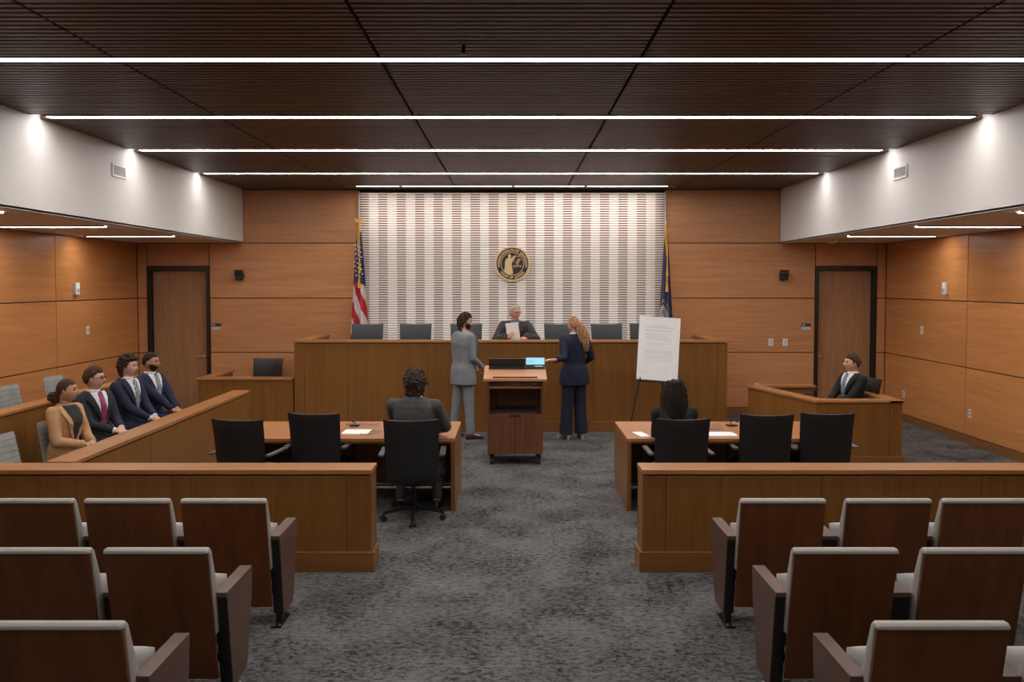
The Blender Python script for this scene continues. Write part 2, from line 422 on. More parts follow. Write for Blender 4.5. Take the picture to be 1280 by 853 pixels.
def plate(x, y, z, axis, s, lab, cat, kind):
    t = thing({'switch': 'light_switch', 'sensor': 'wall_sensor', 'outlet': 'wall_outlet'}[kind], lab, cat, (x, y, z))
    def bx(a0, a1, d0, d1, z0, z1):
        d0, d1 = d0*s, d1*s
        return MB().box(min(d0, d1), max(d0, d1), a0, a1, z0, z1) if axis == 'x' else MB().box(a0, a1, min(d0, d1), max(d0, d1), z0, z1)
    if kind == 'sensor':
        obj('housing', bx(-.055, .055, 0, .05, -.09, .09), M['white'], t, bevel=.012)
        obj('lens', bx(-.03, .03, .045, .06, -.05, .0), plain('sensor_grey', (.4, .4, .42), .4), t, bevel=.008)
    elif kind == 'switch':
        obj('cover_plate', bx(-.042, .042, 0, .008, -.062, .062), M['white'], t, bevel=.003)
        obj('rocker', bx(-.017, .017, .007, .013, -.034, .034), plain('rocker_grey', (.5, .5, .5), .4), t, bevel=.002)
    else:
        obj('cover_plate', bx(-.036, .036, 0, .007, -.058, .058), M['white'], t, bevel=.003)
        for zz in (-.032, .012): obj('socket', bx(-.016, .016, .006, .010, zz, zz+.024), plain('socket_grey', (.25, .24, .22), .4), t)
plate(XL, 12.126, 2.18, 'x', 1, 'white box sensor high on the left wood wall', 'sensor', 'sensor')
plate(XL, 12.466, 1.548, 'x', 1, 'white wall switch on the left wood wall below the box sensor', 'switch', 'switch')
plate(XR, 12.174, 2.18, 'x', -1, 'white box sensor high on the right wood wall', 'sensor', 'sensor')
plate(XR, 12.884, 1.524, 'x', -1, 'white wall switch on the right wood wall near the corner', 'switch', 'switch')
plate(XR, 13.448, .442, 'x', -1, 'low wall outlet on the right wall closest to the corner', 'outlet', 'outlet')
plate(XR, 11.487, .435, 'x', -1, 'low wall outlet on the right wall just before the panel seam', 'outlet', 'outlet')
plate(4.453, YB, 1.246, 'y', -1, 'wider white switch on the far wall right of the bench', 'switch', 'switch')
plate(4.701, YB, 1.246, 'y', -1, 'narrower white switch on the far wall nearer the right door', 'switch', 'switch')

# ---------------------------------------------------------------- casework
def panels(parent, x0, x1, cuts, y0, y1, z0, z1, mat=None, gap=.002):
    xs = [x0]+cuts+[x1]
    for a, b in zip(xs[:-1], xs[1:]): obj('face_panel', MB().box(a+gap, b-gap, y0, y1, z0, z1), mat or M['case'], parent, world=True)
# judges' bench
jb = thing('judges_bench', 'long raised wooden bench in front of the sculpted wall', 'judge bench', (0, 12.457, 0))
BY = 12.457; BT = 1.39
panels(jb, -3.302, 3.266, [-3.15, -2.50, -1.27, -.03, 1.23, 2.48, 3.11], BY, BY+.03, .158, BT-.04)
obj('core', MB().box(-3.30, 3.264, BY+.028, BY+.20, 0, BT-.041), M['case'], jb, world=True)
for s, x0, x1 in ((-1, -3.302, -3.12), (1, 3.084, 3.266)):
    obj('return_wall', MB().box(x0, x1, BY+.20, 14.0, 0, BT-.041), M['case'], jb, world=True)
    obj('return_cap', MB().box(x0-.02, x1+.02, BY+.24, 14.02, BT-.03, BT), M['case_cap_y'], jb, bevel=.003, world=True)
obj('cap', MB().box(-3.325, 3.29, BY-.025, BY+.24, BT-.03, BT), M['case_cap'], jb, bevel=.004, world=True)
obj('base_trim', MB().box(-3.33, 3.29, BY-.025, BY+.01, 0, .158), M['base'], jb, bevel=.003, world=True)
obj('desk_top', MB().box(-3.12, 3.084, BY+.20, BY+.74, 1.30, 1.335), M['case_cap'], jb, bevel=.004, world=True)
struct(obj('floor_platform', MB().box(-3.118, 3.082, BY+.205, 14.10, 0, .60), M['carpet']))
# clerk desk
cd = thing('clerk_desk', 'low wooden clerk enclosure left of the judges bench', 'desk', (-4.06, 12.5, 0))
panels(cd, -4.794, -3.33, [-4.65], 12.5, 12.53, .12, .785)
obj('core', MB().box(-4.79, -3.335, 12.528, 12.62, 0, .784).box(-4.794, -4.66, 12.62, 13.7, 0, .784), M['case'], cd, world=True)
obj('cap', MB().box(-4.815, -3.33, 12.48, 12.72, .785, .814), M['case_cap'], cd, bevel=.003, world=True)
obj('return_cap', MB().box(-4.815, -4.62, 12.722, 13.72, .785, .814), M['case_cap_y'], cd, bevel=.003, world=True)
obj('base_trim', MB().box(-4.81, -3.33, 12.48, 12.51, 0, .118), M['base'], cd, world=True)
# bar (spectator rail)
def bar(label, x0, x1, cuts, endx):
    t = thing('spectator_rail', label, 'rail', ((x0+x1)/2, 6.36, 0))
    panels(t, x0, x1, cuts, 6.365, 6.385, .158, .755)
    obj('core', MB().box(x0+.002, x1-.002, 6.384, 6.58, 0, .755), M['case'], t, world=True)
    obj('back_face', MB().box(x0, x1, 6.578, 6.60, 0, .756), M['case'], t, world=True)
    obj('shadow_reveal', MB().box(x0+.01, x1-.01, 6.37, 6.59, .755, .768), M['gap'], t, world=True)
    obj('cap', MB().box(x0-.004, x1+.004, 6.352, 6.616, .768, .803), M['case_cap'], t, bevel=.004, world=True)
    obj('base_trim', MB().box(x0-(.022 if endx < 0 else 0), x1+(.022 if endx > 0 else 0), 6.338, 6.366, 0, .158)
        .box(*( (x1, x1+.022) if endx > 0 else (x0-.022, x0)), 6.366, 6.60, 0, .158), M['base'], t, bevel=.003, world=True)
bar('low wooden rail behind the seats, left of the aisle', XL, -1.097, [-2.50, -1.29], 1)
bar('low wooden rail behind the seats, right of the aisle', 1.016, XR, [1.20, 2.41, 3.66, 4.9], -1)
# jury rails
t = thing('jury_rail', 'wooden jury box front rail running toward the bench', 'rail', (-3.66, 8.85, 0))
for a, b in ((6.617, 8.05), (8.05, 9.55), (9.55, 10.75), (10.75, 11.08)): obj('face_panel', MB().box(-3.57, -3.55, a+.002, b-.002, .118, .765), M['case'], t, world=True)
obj('core', MB().box(-3.75, -3.569, 6.62, 11.08, 0, .765), M['case'], t, world=True)
obj('shadow_reveal', MB().box(-3.74, -3.56, 6.62, 11.07, .765, .778), M['gap'], t, world=True)
obj('cap', MB().box(-3.775, -3.54, 6.617, 11.10, .778, .812), M['case_cap_y'], t, bevel=.004, world=True)
obj('base_trim', MB().box(-3.551, -3.528, 6.617, 11.09, 0, .118), M['base'], t, world=True)
t = thing('jury_rail', 'second wooden jury rail behind the seated jurors', 'rail', (-4.93, 8.85, 0))
obj('core', MB().box(-5.00, -4.86, 6.62, 11.08, 0, .99), M['case'], t, world=True)
obj('cap', MB().box(-5.03, -4.84, 6.617, 11.10, .99, 1.02), M['case_cap_y'], t, bevel=.004, world=True)
t = thing('jury_platform', 'low carpeted platform under the front jury row', 'platform', (-4.3, 8.85, 0))
obj('deck', MB().box(-4.855, -3.755, 6.62, 11.06, 0, .03), M['carpet'], t, world=True)
t = thing('jury_platform', 'higher carpeted platform under the back jury row', 'platform', (-5.7, 8.85, 0))
obj('deck', MB().box(XL+.02, -5.005, 6.62, 11.06, 0, .22), M['carpet'], t, world=True)
# witness box
wb = thing('witness_box', 'angled wooden witness box in front of the right door', 'witness box', (4.1, 11, 0))
P0, P1, P2, P3 = Vector((3.376, 11.72, 0)), Vector((3.785, 10.20, 0)), Vector((4.86, 10.20, 0)), Vector((4.86, 11.9, 0))
def wallseg(a, b, th, z0, z1, over, mat, nm, ext=0):
    a, b = Vector(a), Vector(b); d = (b-a).normalized(); n = Vector((d.y, -d.x, 0))  # n points outward on the right of travel
    a2 = a-d*ext; b2 = b+d*ext; mb = MB()
    q = [a2-n*over, b2-n*over, b2+n*th, a2+n*th]
    mb.prism([(v.x, v.y) for v in q], 'z', z0, z1)
    return obj(nm, mb, mat, wb, world=True, bevel=.003, seg=1)
# travel so that thickness goes inside (counter clockwise seen from above is P0->P1->P2)
wallseg(P1, P0, .14, .0, .765, 0, M['case'], 'side_panel')
wallseg(P2, P1, .14, .0, .765, 0, M['case'], 'front_panel')
wallseg(P3, P2+Vector((0, .142, 0)), .14, .0, .765, 0, M['case'], 'side_panel')
wallseg(P1, P0, .17, .768, .80, .02, M['case_cap'], 'cap', .02)
wallseg(P2, P1, .17, .769, .801, .02, M['case_cap'], 'cap', .0)
wallseg(P3, P2, .17, .768, .80, .02, M['case_cap_y'], 'cap', .02)
obj('base_trim', MB().box(3.79, 4.875, 10.175, 10.2, 0, .10), M['base'], wb, world=True)
obj('back_panel', MB().box(3.40, 4.30, 11.72, 11.82, 0, .765), M['case'], wb, world=True)
obj('cap', MB().box(3.37, 4.34, 11.69, 11.86, .768, .80), M['case_cap'], wb, bevel=.003, world=True)
obj('panel_seam', MB().box(4.70, 4.704, 10.198, 10.21, .10, .765), M['gap'], wb, world=True)

# ---------------------------------------------------------------- counsel tables
def counsel(label, x0, x1, ends):
    t = thing('counsel_table', label, 'table', ((x0+x1)/2, 8.6, 0)); ya, yb = 8.084, 9.10
    obj('table_top', MB().box(x0, x1, ya, yb, .69, .722), M['table'], t, bevel=.003, world=True)
    obj('apron', MB().box(x0+.04, x1-.04, ya+.01, ya+.035, .672, .69), M['case'], t, world=True)
    obj('side_panel', MB().box(x0, x0+.04, ya, yb, 0, .689), M['case'], t, bevel=.002, world=True)
    obj('side_panel', MB().box(x1-.04, x1, ya, yb, 0, .689), M['case'], t, bevel=.002, world=True)
    obj('modesty_panel', MB().box(x0+.04, x1-.04, yb-.12, yb-.095, .06, .689), M['case'], t, world=True)
    obj('light_gap_strip', MB().box(x0+.04, x1-.04, yb-.14, yb-.09, .03, .055), M['chrome'], t, world=True)  # bright metal strip stands in for light showing under the modesty panel
counsel('left counsel table of pale wood, in front of the grey-suited man', -2.75, -.565, 0)
counsel('right counsel table of pale wood, beside the witness box', 1.140, 3.22, 0)

# ---------------------------------------------------------------- slab along a curve, used by chairs
def slab(mb, path, wfn, th, nx=9, curve=0, round_=1.0):
    """path: (y,z) centre points; wfn(t) half width; curve: how far the edges come forward"""
    path = [Vector((0, *p)) for p in path]; rings = []
    for i, p in enumerate(path):
        d = (path[min(i+1, len(path)-1)]-path[max(i-1, 0)]).normalized(); n = Vector((0, d.z, -d.y))
        t = i/(len(path)-1); w_ = wfn(t); e = min(1, 4.5*min(t, 1-t)+.35) if round_ else 1
        h = th/2*e; ring = []
        for j in range(nx):
            q = -1+2*j/(nx-1); ee = math.sqrt(max(0, 1-abs(q)**8))*.9+.1
            ring.append(p+Vector((w_*q, 0, 0))+n*(h*ee+curve*q*q))
        for j in range(nx-1, -1, -1):
            q = -1+2*j/(nx-1); ee = math.sqrt(max(0, 1-abs(q)**8))*.9+.1
            ring.append(p+Vector((w_*q, 0, 0))+n*(-h*ee+curve*q*q))
        rings.append(ring)
    return mb.loft(rings)
# black task chair, faces +Y
def task_chair(label, mat, lift=0, base=True):
    t = thing('office_chair', label, 'chair')
    back = MB(); pts = [(-.17, .35), (-.205, .385), (-.235, .45), (-.255, .55), (-.265, .65), (-.275, .75), (-.29, .85), (-.31, .94), (-.32, .99)]
    slab(back, pts, lambda q: .235+.025*q, .045, curve=.045)
    obj('backrest', back, mat, t, smooth=True)
    seat = MB(); slab(seat, [(-.21, .455), (-.12, .445), (0, .45), (.12, .46), (.22, .455), (.27, .43)], lambda q: .25-.015*abs(q-.5), .075, curve=.012)
    obj('seat', seat, mat, t, smooth=True)
    for s in (-1, 1):
        a = MB(); a.box(s*.285-.025, s*.285+.025, -.25, .14, .645, .667)
        obj('armrest', a, M['armgrey'], t, bevel=.006)
        a = MB().box(s*.285-.009, s*.285+.009, .09, .135, .44, .646).box(s*.285-.009, s*.285+.009, -.08, .135, .42, .45).box(min(s*.2, s*.29), max(s*.2, s*.29), -.02, .05, .40, .425)
        obj('arm_bracket', a, M['blackmetal'], t, bevel=.004)
    if base:
        obj('tilt_mechanism', MB().box(-.09, .09, -.10, .12, .36, .41), M['black'], t, bevel=.01)
        obj('gas_column', MB().cyl((0, 0, .10), (0, 0, .37), .028, .022).cyl((0, 0, .08), (0, 0, .14), .04), M['blackmetal'], t, smooth=True)
        for k in range(5):
            a = 2*PI*k/5 - PI/2 + .04; d = Vector((math.cos(a), math.sin(a), 0)); n = Vector((-d.y, d.x, 0))
            lg = MB(); rings = []
            for q, h, z in ((.02, .026, .115), (.16, .022, .108), (.29, .017, .085)):
                c = d*q+Vector((0, 0, z)); rings.append([c-n*h+Vector((0, 0, -.02)), c+n*h+Vector((0, 0, -.02)), c+n*h*.8+Vector((0, 0, .012)), c-n*h*.8+Vector((0, 0, .012))])
            lg.loft(rings); lo = obj('base_leg', lg, M['blackmetal'], t, bevel=.004)
            cs = MB(); c = d*.295
            cs.cyl(c+Vector((0, 0, .05)), c+Vector((0, 0, .085)), .008)
            for s in (-1, 1): cs.cyl(c+n*s*.008+Vector((0, 0, .028)), c+n*s*.028+Vector((0, 0, .028)), .028, n=18)
            cs.box(c.x-.012, c.x+.012, c.y-.012, c.y+.012, .03, .062)
            obj('caster', cs, M['black'], lo, smooth=True)
    return t
g1 = 'black office chairs at the counsel tables'
ch0 = task_chair('black office chair under the grey-suited man at the left table', M['leather'])
ch0['group'] = g1; ch0.location = (-.945, 7.84, 0); ch0.rotation_euler = (0, 0, R(3))
dup(ch0, (-2.50, 7.86, 0), R(-10), 'leftmost empty black office chair at the left counsel table')
dup(ch0, (-1.90, 8.22, 0), R(-5), 'middle empty black office chair at the left counsel table')
dup(ch0, (1.585, 7.90, 0), R(1), 'black office chair under the long-haired woman at the right table')
dup(ch0, (2.46, 8.15, 0), R(-2), 'middle empty black office chair at the right counsel table')
dup(ch0, (3.08, 8.22, 0), R(-4), 'rightmost empty black office chair at the right counsel table')
dup(ch0, (4.53, 10.95, 0), R(100), 'black office chair under the witness in the witness box')
dup(ch0, (-4.12, 13.55, 0), R(175), 'single black chair behind the low clerk enclosure')
g2 = 'charcoal high chairs behind the bench'
bc = task_chair('charcoal bench chair at the left end, beside the striped flag', M['benchleather']); bc['group'] = g2
bc.location = (-2.35, 13.12, .6); bc.rotation_euler = (0, 0, PI)
for x, lab, rz in ((-1.565, 'charcoal bench chair second from the left, standing clear', 180), (-.73, 'charcoal bench chair behind the bearded standing man', 183),
                (.07, 'charcoal chair the judge sits in, centre of the bench', 178), (.78, 'charcoal bench chair between the judge and the blonde woman', 180),
                (1.555, 'charcoal bench chair right of the blonde woman', 184), (2.165, 'charcoal bench chair partly hidden by the easel board', 176)):
    dup(bc, (x, 13.12+(.08 if x > 2 else 0), .6), R(rz), lab)
# jury chair, grey fabric with stitched channels, fixed pedestal; faces +Y
def jury_chair(label):
    t = thing('jury_chair', label, 'chair', group='grey fabric jury chairs')
    back = MB(); pts = []; 
    for k in range(15):
        q = k/14; z = .44+.43*q; pts.append((-.20-.075*q, z))
    slab(back, pts, lambda q: .235-.02*q, .05, curve=.03); obj('backrest', back, M['jury'], t, smooth=True)
    st = MB()
    for k in range(1, 8):
        q = k/8; z = .44+.43*q; y = -.20-.075*q
        for s in (1, -1): st.tube([(x*.22, y+s*.026+.03*x*x*.9, z) for x in (-1, -.5, 0, .5, 1)], .0022, 5)
    obj('stitching', st, plain('stitch_grey', (.17, .17, .165), .9), t)
    seat = MB(); slab(seat, [(-.20, .45), (-.1, .44), (.05, .445), (.2, .45), (.26, .43)], lambda q: .25, .08, curve=.01)
    obj('seat', seat, M['jury'], t, smooth=True)
    obj('pedestal', MB().cyl((0, 0, .02), (0, 0, .41), .035).lathe([(.17, 0), (.17, .015), (.04, .03)]), M['blackmetal'], t, smooth=True)
    obj('seat_plate', MB().box(-.12, .12, -.12, .12, .385, .41), M['blackmetal'], t)
    return t
jc = jury_chair('grey jury chair under the woman in the tan blazer')
jc.location = (-4.33, 8.10, .03); jc.rotation_euler = (0, 0, R(-90))
dup(jc, (-4.31, 7.27, .03), R(-90), 'empty grey jury chair at the near end of the front row')
dup(jc, (-4.35, 8.78, .03), R(-90), 'grey jury chair under the juror with glasses and magenta tie')
dup(jc, (-4.37, 9.60, .03), R(-90), 'grey jury chair under the curly-haired juror in navy')
dup(jc, (-4.40, 10.33, .03), R(-90), 'grey jury chair under the farthest juror by the left door')
dup(jc, (-5.50, 9.33, .22), R(-90), 'nearer empty grey chair in the back jury row')
dup(jc, (-5.50, 10.27, .22), R(-90), 'farther empty grey chair in the back jury row')

# ---------------------------------------------------------------- auditorium seats, face +Y
def audi(label, armside, armw=.072, aisle=True):
    t = thing('auditorium_seat', label, 'seat', group='flip-up spectator seats with dark wood backs')
    W = .267
    def line(z): return -.07+(.90-z)*.185      # y of the back plane at a height
    # dark wood shell
    w_ = MB(); w_.prism([(line(.875), .875), (line(.14), .14), (line(.14)+.018, .14), (line(.875)+.018, .875)], 'x', -W, W)
    obj('back_panel', w_, M['seatwood'], t, bevel=.004)
    # upholstered back: overhangs at the top, thickens downward
    rings = []
    prof = [(line(.90)-.004, .878), (line(.90)-.004, .895), (line(.90)+.012, .905), (line(.90)+.04, .903), (line(.90)+.062, .88), (line(.7)+.105, .68), (line(.5)+.15, .50), (line(.4)+.13, .40), (line(.4)+.02, .40), (line(.877)+.0195, .877)]
    c = MB(); n = len(prof)
    for x, k in ((-W-.003, .0), (-W+.006, 1), (W-.006, 1), (W+.003, .0)):
        rings.append([(x, (y-line(z)-.03)*(1 if k else .8)+line(z)+.03, z-(0 if k or i not in (1, 2, 3) else .008)) for i, (y, z) in enumerate(prof)])
    c.loft(rings); obj('backrest', c, M['vinyl'], t, bevel=.005, smooth=40)
    # folded seat pan
    s = MB(); pth = [(.165, .30), (.19, .40), (.215, .52), (.235, .66)]
    s2 = MB(); slab(s2, [(.20, .27), (.225, .36), (.25, .48), (.27, .58), (.28, .62), (.282, .645)], lambda q: W-.022, .095)
    obj('seat_cushion', s2, M['vinyl'], t, smooth=True)
    obj('seat_pan', MB().prism([(.255, .27), (.318, .59), (.330, .59), (.268, .262)], 'x', -W+.03, W-.03), M['seatwood'], t)
    # arm and its standard
    ax = armside*.290 if aisle else armside*(.272+.006+armw/2)
    h = armw/2
    obj('armrest', MB().box(ax-h, ax+h, .045, .475, .600, .628), M['arm'], t, bevel=.004)
    core = MB().prism([(.052, .60), (.465, .60), (.455, .46), (.37, .11), (.34, .075), (.13, .075)], 'x', ax-h+.004, ax+h-.006)
    if armside < 0: core = MB().prism([(.052, .60), (.465, .60), (.455, .46), (.37, .11), (.34, .075), (.13, .075)], 'x', ax-h+.006, ax+h-.004)
    so = obj('arm_standard', core, M['black'], t)
    if aisle:
        xo = ax+armside*h
        pn = MB().prism([(.054, .602), (.474, .602), (.462, .46), (.375, .11), (.345, .07), (.134, .07)], 'x', min(xo, xo-armside*.009), max(xo, xo-armside*.009))
        obj('end_panel', pn, M['arm'], t, bevel=.002)
    obj('foot', MB().box(ax-.02, ax+.02, .14, .22, .01, .08), M['black'], t)
    ft = obj('floor_plate', MB().box(ax-.035, ax+.035, .06, .30, 0, .012), M['blackmetal'], t, bevel=.003)
    bl = MB()
    for yy in (.08, .28):
        for sx in (-.02, .02): bl.lathe([(.009, .012), (.009, .02), (.004, .022)], (ax+sx, yy, 0), 10)
    obj('bolt', bl, M['chrome'], ft)
    obj('crossbar', MB().box(-W, W, .15, .18, .20, .24), M['black'], t); t.scale = (1, 1, .98)
    return t
rowsY = {1: 5.235, 2: 4.255, 3: 3.325}
LA = audi('x', 1); LM = audi('x', 1, .066, False); RA = audi('x', -1); RM = audi('x', -1, .12, False); RN = audi('x', -1, .066, False)
first = {1: 'front', 2: 'middle', 3: 'nearest'}
used = set()
def put(src, x, row, lab):
    if id(src) in used: return dup(src, (x, rowsY[row], 0), 0, lab)
    used.add(id(src)); src.location = (x, rowsY[row], 0); src['label'] = lab; return src
put(LA, -1.833, 1, 'front-row spectator seat on the aisle, left block')
put(LA, -1.836, 2, 'middle-row spectator seat on the aisle, left block')
put(LA, -1.836, 3, 'nearest-row spectator seat on the aisle, left block')
put(LM, -2.445, 1, 'front-row spectator seat second from the aisle, left block')
put(LM, -2.445, 2, 'middle-row spectator seat cut by the left picture edge')
put(LM, -3.055, 1, 'front-row spectator seat cut by the left picture edge')
put(RA, 1.722, 1, 'front-row spectator seat on the aisle, right block')
put(RA, 1.722, 2, 'middle-row spectator seat on the aisle, right block')
put(RA, 1.735, 3, 'nearest-row spectator seat on the aisle, right block')
put(RM, 2.392, 1, 'front-row spectator seat second from the aisle, right block')
put(RM, 2.392, 2, 'middle-row spectator seat second from the aisle, right block')
put(RM, 2.40, 3, 'nearest-row spectator seat cut by the right picture edge')
put(RN, 3.005, 1, 'front-row spectator seat cut by the right picture edge')

# ---------------------------------------------------------------- lectern
lt = thing('lectern', 'wheeled walnut lectern with a slanted pale top and two doors', 'lectern', (.04, 10.15, 0))
W = .345
def lb(n, mb, m, par=None, **k): return obj(n, mb, m, par or lt, **k)
for s in (-1, 1): lb('side_panel', MB().prism([(0.0, .14), (.50, .14), (.50, 1.13), (0.0, 1.03)], 'x', min(s*W, s*(W-.025)), max(s*W, s*(W-.025))), M['lectern'], bevel=.002)
lb('back_panel', MB().box(-W+.025, W-.025, .475, .495, .14, 1.09), M['lectern'])
lb('bottom_panel', MB().box(-W+.025, W-.025, .0, .475, .14, .165), M['lectern'])
lb('shelf', MB().box(-W+.025, W-.025, .015, .475, .615, .635), M['lectern'])
lb('shelf', MB().box(-W+.025, W-.025, .002, .475, .955, .975), M['table'])
for s in (-1, 1):
    d = lb('cabinet_door', MB().box(min(s*.003, s*(W-.004)), max(s*.003, s*(W-.004)), -.02, -.001, .145, .63), M['lectern'], bevel=.002)
    obj('door_pull', MB().box(min(s*.004, s*.065), max(s*.004, s*.065), -.034, -.019, .612, .63), M['black'], d, bevel=.003)
top = MB(); prof = [(-.09, 1.055), (-.09, 1.085), (.50, 1.193), (.50, 1.163)]
top.prism(prof, 'x', -.39, .39); lb('slanted_top', top, M['lectern_top'], bevel=.003)
lb('paper_ledge', MB().prism([(-.058, 1.0905), (-.058, 1.106), (-.040, 1.1095), (-.040, 1.094)], 'x', -.275, .275), M['lectern'])
lb('inner_equipment', MB().box(-.25, .25, .12, .46, .635, .67), M['black'])
for sx in (-1, 1):
    for yy in (.06, .44):
        cs = MB().box(sx*.29-.03, sx*.29+.03, yy-.03, yy+.03, .10, .14)
        cs.cyl((sx*.29-.022, yy, .042), (sx*.29+.022, yy, .042), .042, n=20); cs.box(sx*.29-.028, sx*.29+.028, yy-.02, yy+.02, .04, .11)
        lb('caster', cs, M['black'], smooth=True)
lb('base_bar', MB().box(-.28, .28, .05, .08, .075, .095), M['black'])
mon = thing('control_console', 'long low black console lying across the lectern top', 'console', (-.07, 10.52, 1.155))
rx = Matrix.Rotation(R(10.4), 3, 'X')
obj('body', MB().box(-.225, .235, -.06, .12, .004, .045, rot=rx), M['black'], mon, bevel=.004)
obj('raised_screen', MB().box(-.225, .235, -.010, .01, .045, .145, rot=rx), M['black'], mon, bevel=.004)
obj('edge_strip', MB().box(-.215, .225, -.063, -.058, .02, .025, rot=rx), M['armgrey'], mon)
tb = thing('touch_panel', 'small lit touch screen standing at the right of the lectern top', 'screen', (.298, 10.51, 1.155))
rt = Matrix.Rotation(R(-14), 3, 'X')
obj('stand', MB().box(-.125, .125, -.04, .10, .002, .022, rot=rx), M['black'], tb, bevel=.003)
obj('bezel', MB().box(-.127, .127, -.008, .008, .015, .158, rot=rt), M['black'], tb, bevel=.003)
scr = plain('screen_cyan', (.02, .03, .04), .3, emit=(.28, .60, .70), es=.34)
obj('screen', MB().box(-.118, .118, -.0095, -.0075, .062, .150, rot=rt), scr, tb)
obj('status_bar', MB().box(-.005, .10, -.0095, -.0075, .036, .046, rot=rt), plain('bar_white', (.3, .4, .45), .4, emit=(.3, .5, .6), es=.2), tb)
obj('foot_edge', MB().box(-.12, .12, -.042, -.039, .008, .014, rot=rx), M['chrome'], tb)
def text_mesh(s, size, ext, align='CENTER', bold=0):
    cu = bpy.data.curves.new('lettering', 'FONT'); cu.body = s; cu.size = size; cu.extrude = ext; cu.align_x = align; cu.offset = bold
    o = bpy.data.objects.new('lettering_tmp', cu); C.objects.link(o); bpy.context.view_layer.update()
    dg = bpy.context.evaluated_depsgraph_get(); me = bpy.data.meshes.new_from_object(o.evaluated_get(dg)); bpy.data.objects.remove(o)
    return me
def text_into(mb, s, size, ext, M4, align='CENTER', bold=0):
    me = text_mesh(s, size, ext, align, bold); mb.add([M4 @ v.co for v in me.vertices], [tuple(p.vertices) for p in me.polygons])
tx = MB(); text_into(tx, 'NKU', .042, .0004, rt.to_4x4() @ Matrix.Translation((-.065, -.0105, .088)) @ Matrix.Rotation(PI/2, 4, 'X'))
obj('screen_lettering', tx, plain('screen_ink', (.02, .08, .12), .5, emit=(.06, .25, .35), es=.3), tb)

# ---------------------------------------------------------------- easel and board
ez = thing('easel', 'black folding easel holding the tall white board', 'easel', (2.06, 11.62, 0))
def P(x, y, z): return Vector((x-2.06, y-11.62, z))
obj('leg', MB().tube([P(2.02, 11.86, 1.75), P(1.80, 11.62, .86), P(1.60, 11.46, .0)], .011, 8), M['blackmetal'], ez, smooth=True)
obj('leg', MB().tube([P(2.10, 11.86, 1.75), P(2.30, 11.62, .86), P(2.36, 11.46, .0)], .011, 8), M['blackmetal'], ez, smooth=True)
obj('leg', MB().tube([P(2.06, 11.88, 1.75), P(2.22, 12.10, .75), P(2.30, 12.28, .0)], .011, 8), M['blackmetal'], ez, smooth=True)
obj('head_joint', MB().box(-.05, .05, .22, .28, 1.72, 1.77), M['blackmetal'], ez, bevel=.005)
obj('crossbar', MB().tube([P(1.78, 11.595, .885), P(2.34, 11.595, .853)], .010, 8), M['blackmetal'], ez, smooth=True)
for x, z in ((1.80, .895), (2.26, .872)):
    obj('holding_peg', MB().cyl(P(x, 11.59, z-.012), P(x, 11.535, z-.012), .008).box(x-2.06-.008, x-2.06+.008, 11.54-11.632, 11.54-11.62, z-.02, z+.045), M['blackmetal'], ez)
bd = thing('document_board', 'tall white printed board tilted on the easel', 'board', (2.05, 11.60, .885), R(0))
bd.rotation_euler = (R(-9), R(4.6), R(2))
obj('sheet', MB().box(-.297, .290, -.012, .0, .0, .905), M['paper'], bd)
ln = MB(); zz = .77
def pr(z, x0, x1, h=.006):
    x = x0
    while x < x1-.01:
        q = min(x1, x+random.uniform(.015, .05)); ln.box(x, q, -.0128, -.0118, z, z+h); x = q+.008
for z, a, b, h in [(.775, -.14, .13, .007), (.745, -.21, .21, .011), (.70, -.21, .17, .011)]: pr(z, a, b, h)
for z in (.655, .635, .615, .595, .575, .52, .50): pr(z, -.20, random.uniform(.05, .20))
for z in (.42, .40, .38, .36, .33, .31, .28, .24): pr(z, -.20, .19 if z not in (.24,) else -.08)
pr(.13, .04, .13); pr(.10, -.22, -.12)
obj('printed_text', ln, M['ink'], bd)

# ---------------------------------------------------------------- seal
sl = thing('court_seal', 'round gold and dark court seal on the sculpted wall', 'seal', (.007, 14.075, 2.593))
def disc(r0, r1, y0, y1, n=64):
    mb = MB(); rings = []
    for y, r in ((y0, r0), (y1, r0), (y1, r1), (y0, r1)): rings.append([(r*math.cos(2*PI*k/n), y, r*math.sin(2*PI*k/n)) for k in range(n)])
    rings.append(rings[0]); return mb.loft(rings, cap=False)
obj('backing', MB().loft([[(.285*math.cos(2*PI*k/64), y, .285*math.sin(2*PI*k/64)) for k in range(64)] for y in (.02, -.012)]), M['sealdark'], sl)
obj('rim', disc(.272, .302, .02, -.024), M['goldmatte'], sl, smooth=True)
obj('inner_ring', disc(.188, .198, -.010, -.018), M['goldmatte'], sl)
le = MB()
def arc(s, r, a0, a1, flip, size):
    wt = [{'M': 1.35, 'W': 1.4, 'O': 1.15, 'I': .55, 'J': .8, 'L': .85, 'E': .9, ' ': .75}.get(ch, 1) for ch in s]; tot = sum(wt)-wt[0]/2-wt[-1]/2
    for i, ch in enumerate(s):
        if ch == ' ': continue
        a = a0+(a1-a0)*(sum(wt[:i])+wt[i]/2-wt[0]/2)/tot
        rot = -(PI/2-a) if not flip else (a+PI/2)
        T = Matrix.Translation((r*math.cos(a), -.015, r*math.sin(a))) @ Matrix.Rotation(-rot if False else 0, 4, 'Y')
        Mx = Matrix.Rotation(PI/2, 4, 'X') @ Matrix.Rotation(rot, 4, 'Z') @ Matrix.Translation((0, -size*.36, 0))
        text_into(le, ch, size, .0035, T @ Mx, bold=.0018)
arc('COMMONWEALTH OF KENTUCKY', .233, R(184), R(-4), False, .054)
arc('COURT OF JUSTICE', .233, R(220), R(320), True, .056)
obj('lettering', le, M['goldmatte'], sl)
